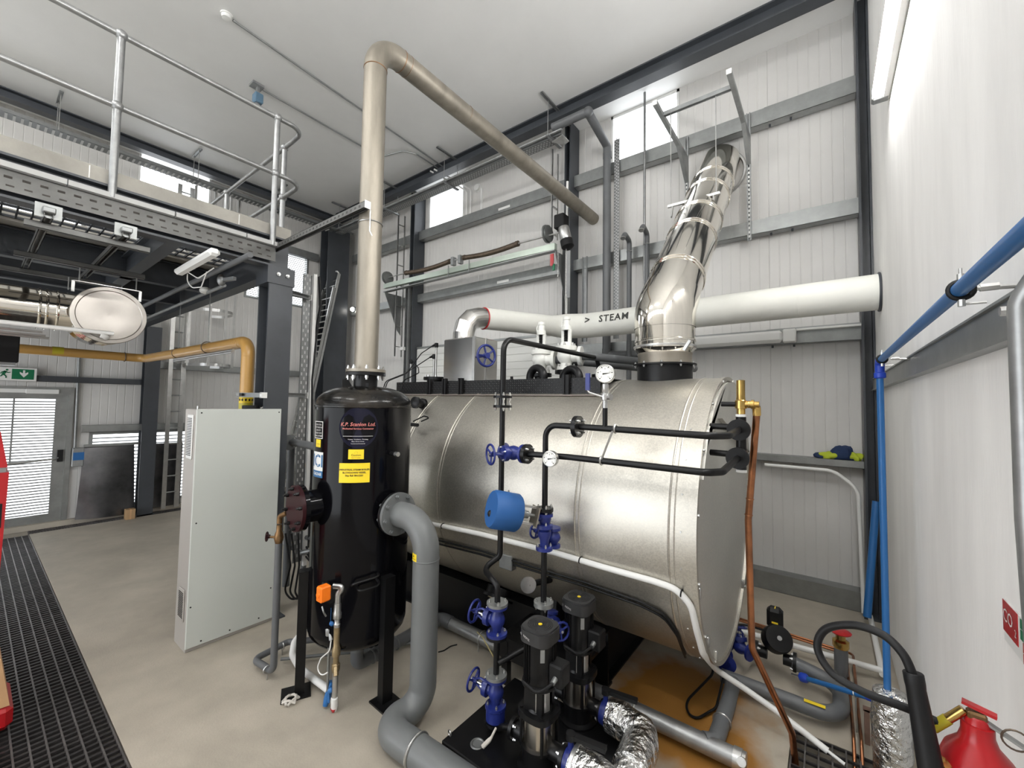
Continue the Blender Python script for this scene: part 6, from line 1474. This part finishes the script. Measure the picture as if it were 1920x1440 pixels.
hl.build('slots', MATS['painted_sky_slot'], lt, 0, kind='stuff')
for y in (0.6, 2.2, 3.6): 
    MB().chan((-8.75, y, ZC - .03), (-8.35, y, ZC - .03), .041, .021, .003, (0, 0, -1)).build('ceiling_strut', C_strut, lt, 0)
    for dx in (-.13, .13): MB().cyl((-8.55 + dx, y, 5.68), (-8.55 + dx, y, ZC - .02), .005, 6).build('drop_rod', C_zinc, lt)
# big grey waste pipe with perforated strip
wpz = thing('grey_waste_pipe', 'grey waste pipe bending down the back wall right of motor', 'pipe', (-2.4, 5.3, 2.4))
MB().tube([(-2.95, 4.72, 5.80), (-2.42, 4.72, 5.80), (-2.40, 5.28, 5.62), (-2.40, 5.30, 2.62)], .055, 22, .06).build('pipe', C_greyd, wpz)
MB().lathe((-2.40, 5.29, 5.45), (0, 0, 1), [(.062, 0), (.062, .08)], 22).build('socket', C_greyd, wpz); MB().ball((-2.42, 4.73, 5.80), .068, 16, 10).build('elbow_socket', C_greyd, wpz)
MB().tube([(-2.40, 5.30, 2.68), (-1.9, 5.34, 2.66), (-1.5, 5.34, 2.66)], .05, 18).lathe((-2.40, 5.30, 2.56), (0, 0, 1), [(.062, 0), (.062, .2)], 20).build('tee', C_greyd, wpz)
ps = MB().box(-2.33, -2.25, 5.36, 5.363, 2.9, 5.72); ps.build('perforated_strip', C_tray, wpz, 0)
hl = MB(); z = 3.0
while z < 5.7:
    for j in range(3): hl.box(-2.322 + j * .024, -2.308 + j * .024, 5.3588, 5.3596, z + (.02 if j % 2 else 0), z + .022 + (.02 if j % 2 else 0))
    z += .045
hl.build('slots', MATS['painted_sky_slot'], wpz, 0, kind='stuff')
# small vent pipes with swan-neck tops, thin conduit rods
for px_, py_, ex_, lab in ((1180, 455, 1202, 'slim grey vent pipe with swan neck nearest the waste pipe'), (1213, 441, 1236, 'slim grey vent pipe with swan neck nearest the chimney')):
    a = at(px_, py_, 'y', 5.28); e = at(ex_, py_ + 6, 'y', 5.0)
    t = thing('vent_pipe', lab, 'pipe', (a.x, 5.28, 2.4)); 
    MB().tube([(a.x, 5.28, 2.3), (a.x, 5.28, a.z + .02), (a.x + .03, 5.05, a.z + .03), (a.x + .035, 4.98, a.z - .04)], .032, 16, .06).build('pipe', C_greyd, t); MB().torus((a.x, 5.28, a.z - .12), (0, 0, 1), .034, .005, 16, 6).build('clip', C_zinc, t)
    MB().lathe((a.x + .035, 4.98, a.z - .04), (.05, -.4, -1), [(.034, 0), (.034, .012)], 14).build('cap', C_zinc, t)
tag(MB().cyl((-1.885, 5.33, 3.6), (-1.885, 5.33, ZC - .02), .016, 10).build('thin_conduit', C_gpipe), 'thin straight conduit up the back wall to the ceiling', 'conduit')
tag(MB().cyl((-2.93, 5.10, 2.9), (-2.93, 5.10, 5.2), .018, 10).build('white_conduit', C_wht), 'white conduit dropping past the door motor', 'conduit')
tag(MB().chan((-2.78, 5.38, 2.9), (-2.78, 5.38, 4.15), .07, .04, .003, (0, -1, 0)).build('strut_upright', C_strut, None, 0), 'upright slotted strut behind the steam main', 'strut')
# conduits beside the clerestory window
cw = thing('window_conduits', 'pair of white conduits dropping beside the clerestory window', 'conduit', (-5.2, 5.5, 4.9))
for k, x in enumerate((-5.32, -5.22)): MB().tube([(x, 5.50, 5.43), (x, 5.50, 5.95), (x - .06, 5.3, 6.0), (x - .35, 4.9, 6.18)], .014, 8, .05).build('conduit', C_wht, cw)
MB().lathe((-5.07, YB, 5.95), (0, -1, 0), [(.07, 0), (.07, .01), (.06, .012), (.06, .06)], 20).build('cable_entry', C_wht, cw)
MB().box(-5.0, -4.96, YB - .02, YB - .001, 5.43, 5.92).build('flat_trunking', C_wht, cw, 0)
# ceiling detectors and conduits
cdn = thing('ceiling_conduit', 'long conduit run with smoke detector across the ceiling', 'conduit', (-5.3, 3, 6.1))
MB().tube([(-5.2, 1.60, ZC - .02), (-5.42, 5.2, ZC - .02)], .012, 8).build('conduit', C_girt, cdn); MB().lathe((-5.2, 1.54, ZC - .001), (0, 0, -1), [(.06, 0), (.06, .012), (.05, .014), (.045, .045), (.02, .05)], 24).build('smoke_detector', C_wht, cdn)
cdg = thing('ceiling_conduit', 'shorter conduit run with grey-blue gas detector across the ceiling', 'conduit', (-6, 3, 6.0))
MB().tube([(-6.05, 2.25, ZC - .02), (-6.07, 4.05, ZC - .02), (-6.0, 4.15, ZC - .02), (-5.6, 4.25, ZC - .02), (-5.5, 4.45, ZC - .02), (-5.52, 5.2, ZC - .02)], .012, 8, .1).build('conduit', C_girt, cdg)
MB().box(-6.12, -5.98, 2.10, 2.24, ZC - .03, ZC - .001).box(-6.08, -6.02, 2.17, 2.2, ZC - .12, ZC - .03).build('bracket', C_strut, cdg, 0)
MB().bev(-6.11, -5.99, 2.14, 2.24, ZC - .25, ZC - .12, .01).build('detector_body', mat('slate_blue_case', (.10, .18, .26), .45), cdg, 20); MB().lathe((-6.05, 2.19, ZC - .25), (0, 0, -1), [(.03, 0), (.03, .04), (.022, .045), (.022, .07)], 14).build('sensor_head', C_zinc, cdg)
# bulkhead lamp far back and unlit batten on the girt
bh = thing('bulkhead_lamp', 'small lit bulkhead lamp on the back wall by the stack', 'lamp', (-7.9, YB - .2, 3.9)); c_ = at(661, 580, 'y', YB - .2)
MB().lathe(c_ + V((0, .1, 0)), (0, -1, 0), [(.07, 0), (.07, .06), (.05, .08)], 20).build('case', C_anth, bh); MB().ball(c_ + V((0, 0, 0)), .05, 14, 8).build('globe', C_spot, bh)
bu = thing('wall_batten', 'unlit white lamp batten on the girt below the steam main', 'lamp', (-.6, 5.33, 2.68))
b0 = at(1300, 640, 'y', 5.33); b1 = at(1468, 630, 'y', 5.33); b2 = at(1493, 628, 'y', 5.33)
MB().bev(-1.55, b1.x, 5.28, 5.385, 2.70, 2.83, .03).build('diffuser', C_lensoff, bu, 20); MB().bev(b1.x, b2.x, 5.275, 5.385, 2.695, 2.835, .01).build('end_cap', C_wht, bu, 20)
tag(MB().cyl((b2.x, 5.36, 2.83), (.30, 5.36, 2.83), .014, 10).build('feed_conduit', C_wht), 'white conduit feeding the unlit wall batten', 'conduit')
bcn = MB().tube([(-.55, 5.36, 1.36), (.05, 5.36, 1.36), (.24, 5.36, 1.20), (.26, 5.36, .2), (.26, 5.3, .03)], .018, 12, .2).build('bent_conduit', C_wht); tag(bcn, 'white conduit bending down the corner below the shelf rail', 'conduit')
# cloth on the shelf rail
clt = thing('work_jacket', 'crumpled navy and hi-viz yellow jacket on the shelf rail', 'jacket', (.12, 5.45, 1.47))
random.seed(3)
def rag(cx, cy, cz, rx, ry, rz, seed):
    mb = MB().ball((cx, cy, cz), 1.0, 20, 12, (rx, ry, rz)); r_ = random.Random(seed)
    ph = [r_.uniform(0, 6) for _ in range(6)]
    for p in mb.v:
        d = p - V((cx, cy, cz)); f_ = 1 + .22 * math.sin(9 * d.x / rx * .5 + ph[0]) * math.cos(7 * d.z / rz * .4 + ph[1]) + .15 * math.sin(13 * d.x / rx * .5 + 5 * d.y / ry + ph[2])
        q = V((cx, cy, cz)) + d * f_; p.x, p.y, p.z = q.x, q.y, max(q.z, 1.472)
    return mb
rag(.13, 5.46, 1.52, .11, .06, .09, 1).build('navy_part', C_navyc, clt, 60); rag(.02, 5.45, 1.50, .08, .05, .04, 2).build('yellow_part', C_hiviz, clt, 60); rag(.23, 5.45, 1.50, .06, .05, .05, 5).build('yellow_part', C_hiviz, clt, 60); rag(-.06, 5.46, 1.49, .05, .04, .035, 6).build('navy_part', C_navyc, clt, 60)

# ================================================================== right-hand wall
f0 = at(1652, 178, 'x', .345); ya = f0.y
for y1_, lab in ((ya, 'lit fluorescent batten high on the white wall nearest the corner'), (ya - 1.9, 'added lit batten out of view midway along the white wall'), (ya - 3.8, 'added lit batten out of view on the white wall nearest the doorway')):  # first batten is seen; other two are added out of view for fill light
    fb = thing('fluorescent_batten', lab, 'lamp', (.37, y1_ - .75, f0.z - .05))
    MB().bev(.345, XR, y1_ - 1.5, y1_, f0.z - .05, f0.z + .05, .008).build('spine', C_wht, fb, 20)
    MB().tube([(.335, y1_ - 1.45, f0.z), (.335, y1_ - .06, f0.z)], .042, 18).build('lit_diffuser', C_lens, fb)
    for q in (-.06, -1.52): MB().bev(.29, .39, y1_ + q, y1_ + q + .08, f0.z - .052, f0.z + .052, .012).build('end_cap', C_strut, fb, 20)
bpv = thing('blue_water_main', 'blue plastic water pipe running along white wall and down the corner', 'pipe', (.27, 3.4, .4))
by = 3.16; bz = 2.272; BPR = .0165; BX_ = .248
MB().cyl((.262, .55, bz + .02), (BX_, by, bz), BPR, 18).build('horizontal_pipe', C_bluep, bpv)
MB().cyl((BX_, by, bz), (BX_, by, .40), BPR, 18).build('drop_pipe', C_bluep, bpv)
MB().tube([(BX_, by - .05, bz), (BX_, by, bz), (BX_, by, bz - .07)], .022, 16, .03).lathe((BX_, by, bz - .10), (0, 0, 1), [(.022, 0), (.027, .005), (.027, .03), (.022, .035)], 16).build('elbow_fitting', MATS['royal_blue_plastic'], bpv)
for y in (1.42, 3.05):
    bz = 2.272 + .02 * (by - y) / 2.6
    MB().torus((.26 if y < 2 else .25, y, bz), (0, 1, 0), .021, .006, 22, 8).build('rubber_lining', C_rub, bpv)
    MB().lathe(((.26 if y < 2 else .25), y, bz + .022), (0, 0, 1), [(.007, 0), (.007, .016), (.0035, .017), (.0035, .03)], 8).lathe(((.26 if y < 2 else .25), y, bz - .04), (0, 0, 1), [(.007, 0), (.007, .016)], 8).cyl((.262, y, bz - .035), (.30, y, bz - .035), .003, 6).build('clamp_screws', C_zinc, bpv, kind='stuff')
    MB().cyl((.285, y, bz), (XR - .02, y, bz - .005), .006, 8).lathe((.29, y, bz), (1, 0, 0), [(.009, 0), (.009, .03)], 6).build('stand_off', C_zinc, bpv)
MB().lathe((.315, 1.40, bz - .05), (1, 0, 0), [(.011, 0), (.011, .014), (.006, .015), (.006, .07)], 8).build('spare_bolt', C_zinc, bpv)
lpb = MB().cyl(at(1643, 940, 'y', 5.15), at(1626, 1157, 'y', 4.95), .03, 16).build('loose_blue_pipe', C_bluep); tag(lpb, 'loose length of blue pipe leaning in the wall corner', 'pipe')
fpv = thing('foil_riser', 'upright pipe wrapped in crinkled foil at the end of the blue main', 'pipe', (.262, by, 0))
MB().lathe((.262, by, 0), (0, 0, 1), [(.084, 0), (.084, .10), (.090, .12), (.085, .20), (.091, .26), (.084, .36), (.078, .43), (.03, .45)], 28).build('foil_wrap', C_foil, fpv)
# galvanised tube frame close to the viewer
gt = thing('tube_frame', 'bent galvanised tube frame standing off the white wall', 'frame', (.30, 1.15, 0))
gy = 1.165
MB().tube([(.32, gy - .35, 2.25), (.31, gy - .02, 2.255), (.287, gy, 2.20), (.288, gy + .005, 1.8), (.33, gy - .01, 0.0)], .0165, 18, .06).build('tube', C_gpipe, gt)
MB().box(.31, XR - .02, gy - .045, gy - .02, 2.20, 2.27).build('wall_clamp', C_girt, gt, 0)
# fire sign
fs_ = thing('fire_sign', 'red and green extinguisher instruction signs on the white wall', 'sign', (XR, 1.6, 1.35))
c0 = at(1883, 1131, 'x', XR - .002); c1 = at(1904, 1152, 'x', XR - .002)
yA, yB2 = c0.y, 1.55
MB().box(XR - .004, XR - .0005, 1.53, yA, 1.365, 1.475).build('backing', C_wht, fs_, 0)
MB().box(XR - .0055, XR - .004, 1.665, yA, 1.392, 1.475).build('red_panel', C_red, fs_, 0)
text_mb('CO', .05, plane_map((XR - .0065, (1.665 + yA) / 2 + .012, 1.437), (0, -1, 0), (0, 0, 1))).build('lettering', C_txt_w, fs_, 0)
text_mb('2', .028, plane_map((XR - .0065, 1.677, 1.418), (0, -1, 0), (0, 0, 1))).build('lettering', C_txt_w, fs_, 0)
MB().box(XR - .0055, XR - .004, 1.53, 1.645, 1.448, 1.472).box(XR - .0055, XR - .004, 1.53, 1.645, 1.421, 1.445).build('green_panel', C_green, fs_, 0)
MB().box(XR - .0055, XR - .004, 1.53, 1.63, 1.394, 1.418).box(XR - .0055, XR - .004, 1.53, 1.63, 1.367, 1.391).build('red_stripes', C_red, fs_, 0)
# carbon dioxide extinguisher on its wall bracket
xg = thing('fire_extinguisher', 'red carbon dioxide extinguisher with black horn on the white wall', 'extinguisher', (.245, 1.36, .72))
ex_, ey_ = .252, 1.36
MB().lathe((ex_, ey_, .72), (0, 0, 1), [(.055, 0), (.068, .01), (.068, .46), (.065, .50), (.053, .535), (.032, .56), (.026, .58), (.026, .60)], 32).build('cylinder', C_red, xg)
MB().lathe((ex_, ey_, 1.30), (0, 0, 1), [(.024, 0), (.022, .01), (.018, .03), (.014, .035)], 20).build('neck', C_red, xg)
MB().bev(ex_ - .016, ex_ + .014, ey_ - .012, ey_ + .012, 1.325, 1.345, .004).build('valve_block', C_tarn, xg, 20)
MB().bar((ex_ - .022, ey_ + .005, 1.356), (ex_ + .028, ey_ - .005, 1.348), .018, .006).build('upper_lever', C_red, xg, 0)
MB().bar((ex_ + .0, ey_, 1.335), (ex_ + .10, ey_ - .03, 1.295), .014, .005).build('lower_handle', C_girt, xg, 0)
MB().torus((ex_ + .05, ey_ - .02, 1.32), (0, 1, 0), .02, .002, 18, 5).build('pin_ring', C_spring, xg)
v0 = V((ex_ - .02, ey_, 1.34)); hz0 = at(1770, 1352, 'y', ey_)
MB().cyl(v0, hz0, .009, 12).build('brass_union', C_bra, xg)
MB().cyl(v0.lerp(hz0, .8), hz0.lerp(v0, -.6), .0105, 12).build('hose_ferrule', C_yb, xg)
H = [hz0.lerp(v0, -.2), at(1700, 1328, 'y', ey_), at(1620, 1298, 'y', 1.36), at(1560, 1262, 'y', 1.38), at(1533, 1215, 'y', 1.40), at(1548, 1180, 'y', 1.40), at(1600, 1172, 'y', 1.38), at(1655, 1190, 'y', 1.36), at(1692, 1225, 'y', 1.34), at(1710, 1262, 'y', 1.33)]
def smooth_path(P, n=8):
    out = []
    for i in range(len(P) - 1):
        p0, p1, p2, p3 = P[max(i - 1, 0)], P[i], P[i + 1], P[min(i + 2, len(P) - 1)]
        for k in range(n):
            t = k / n; out.append(.5 * ((2 * p1) + (p2 - p0) * t + (2 * p0 - 5 * p1 + 4 * p2 - p3) * t * t + (3 * p1 - p0 - 3 * p2 + p3) * t ** 3))
    return out + [P[-1]]
MB().tube(smooth_path(H), .0095, 14).build('hose', C_rub, xg)
h0 = at(1712, 1262, 'y', 1.33); h1 = at(1745, 1440, 'y', 1.30); hdv = (h1 - h0).normalized()
MB().lathe(h0, hdv, [(.010, .0), (.017, -.002), (.0185, .0), (.0185, .02), (.0175, .03), (.020, .10), (.024, .24), (.030, .36)], 26).build('horn', C_rub, xg)
# dark dial half seen at the foot of the picture
MB().lathe((ex_ - .062, ey_ - .03, 1.205), (-.8, -.6, 0), [(.03, -.01), (.03, .01), (.026, .012)], 24).build('brass_badge', C_bra, xg)
MB().box(ex_ + .055, XR, ey_ - .03, ey_ + .03, 1.0, 1.06).build('wall_hook', C_girt, xg, 0)

# ---- unseen luminaires behind the viewer (seen mirrored in the black vessel)
for i, x in enumerate((-7.4, -4.8, -2.2)):
    t = thing('ceiling_batten', 'lit fluorescent batten on the ceiling near the open doorway', 'lamp', (x, -1.4, ZC - .12), 'ceiling battens by the open doorway')
    MB().bev(x - .75, x + .75, -1.45, -1.35, ZC - .06, ZC, .01).build('spine', C_wht, t, 20); MB().tube([(x - .72, -1.4, ZC - .08), (x + .72, -1.4, ZC - .08)], .045, 16).build('lit_diffuser', C_lens, t)

bxx = at(8, 655, 'x', -7.0); tbk = thing('gas_actuator', 'black actuator box on the yellow gas pipe by the exit sign', 'actuator', bxx)
MB().bev(bxx.x - .1, bxx.x + .1, bxx.y - .3, bxx.y + .10, bxx.z - .14, bxx.z + .16, .01).build('case', C_rub, tbk, 20)
MB().box(bxx.x - .08, bxx.x + .08, bxx.y - .3, bxx.y + .08, bxx.z - .17, bxx.z - .14).build('base_strip', C_strut, tbk, 0)
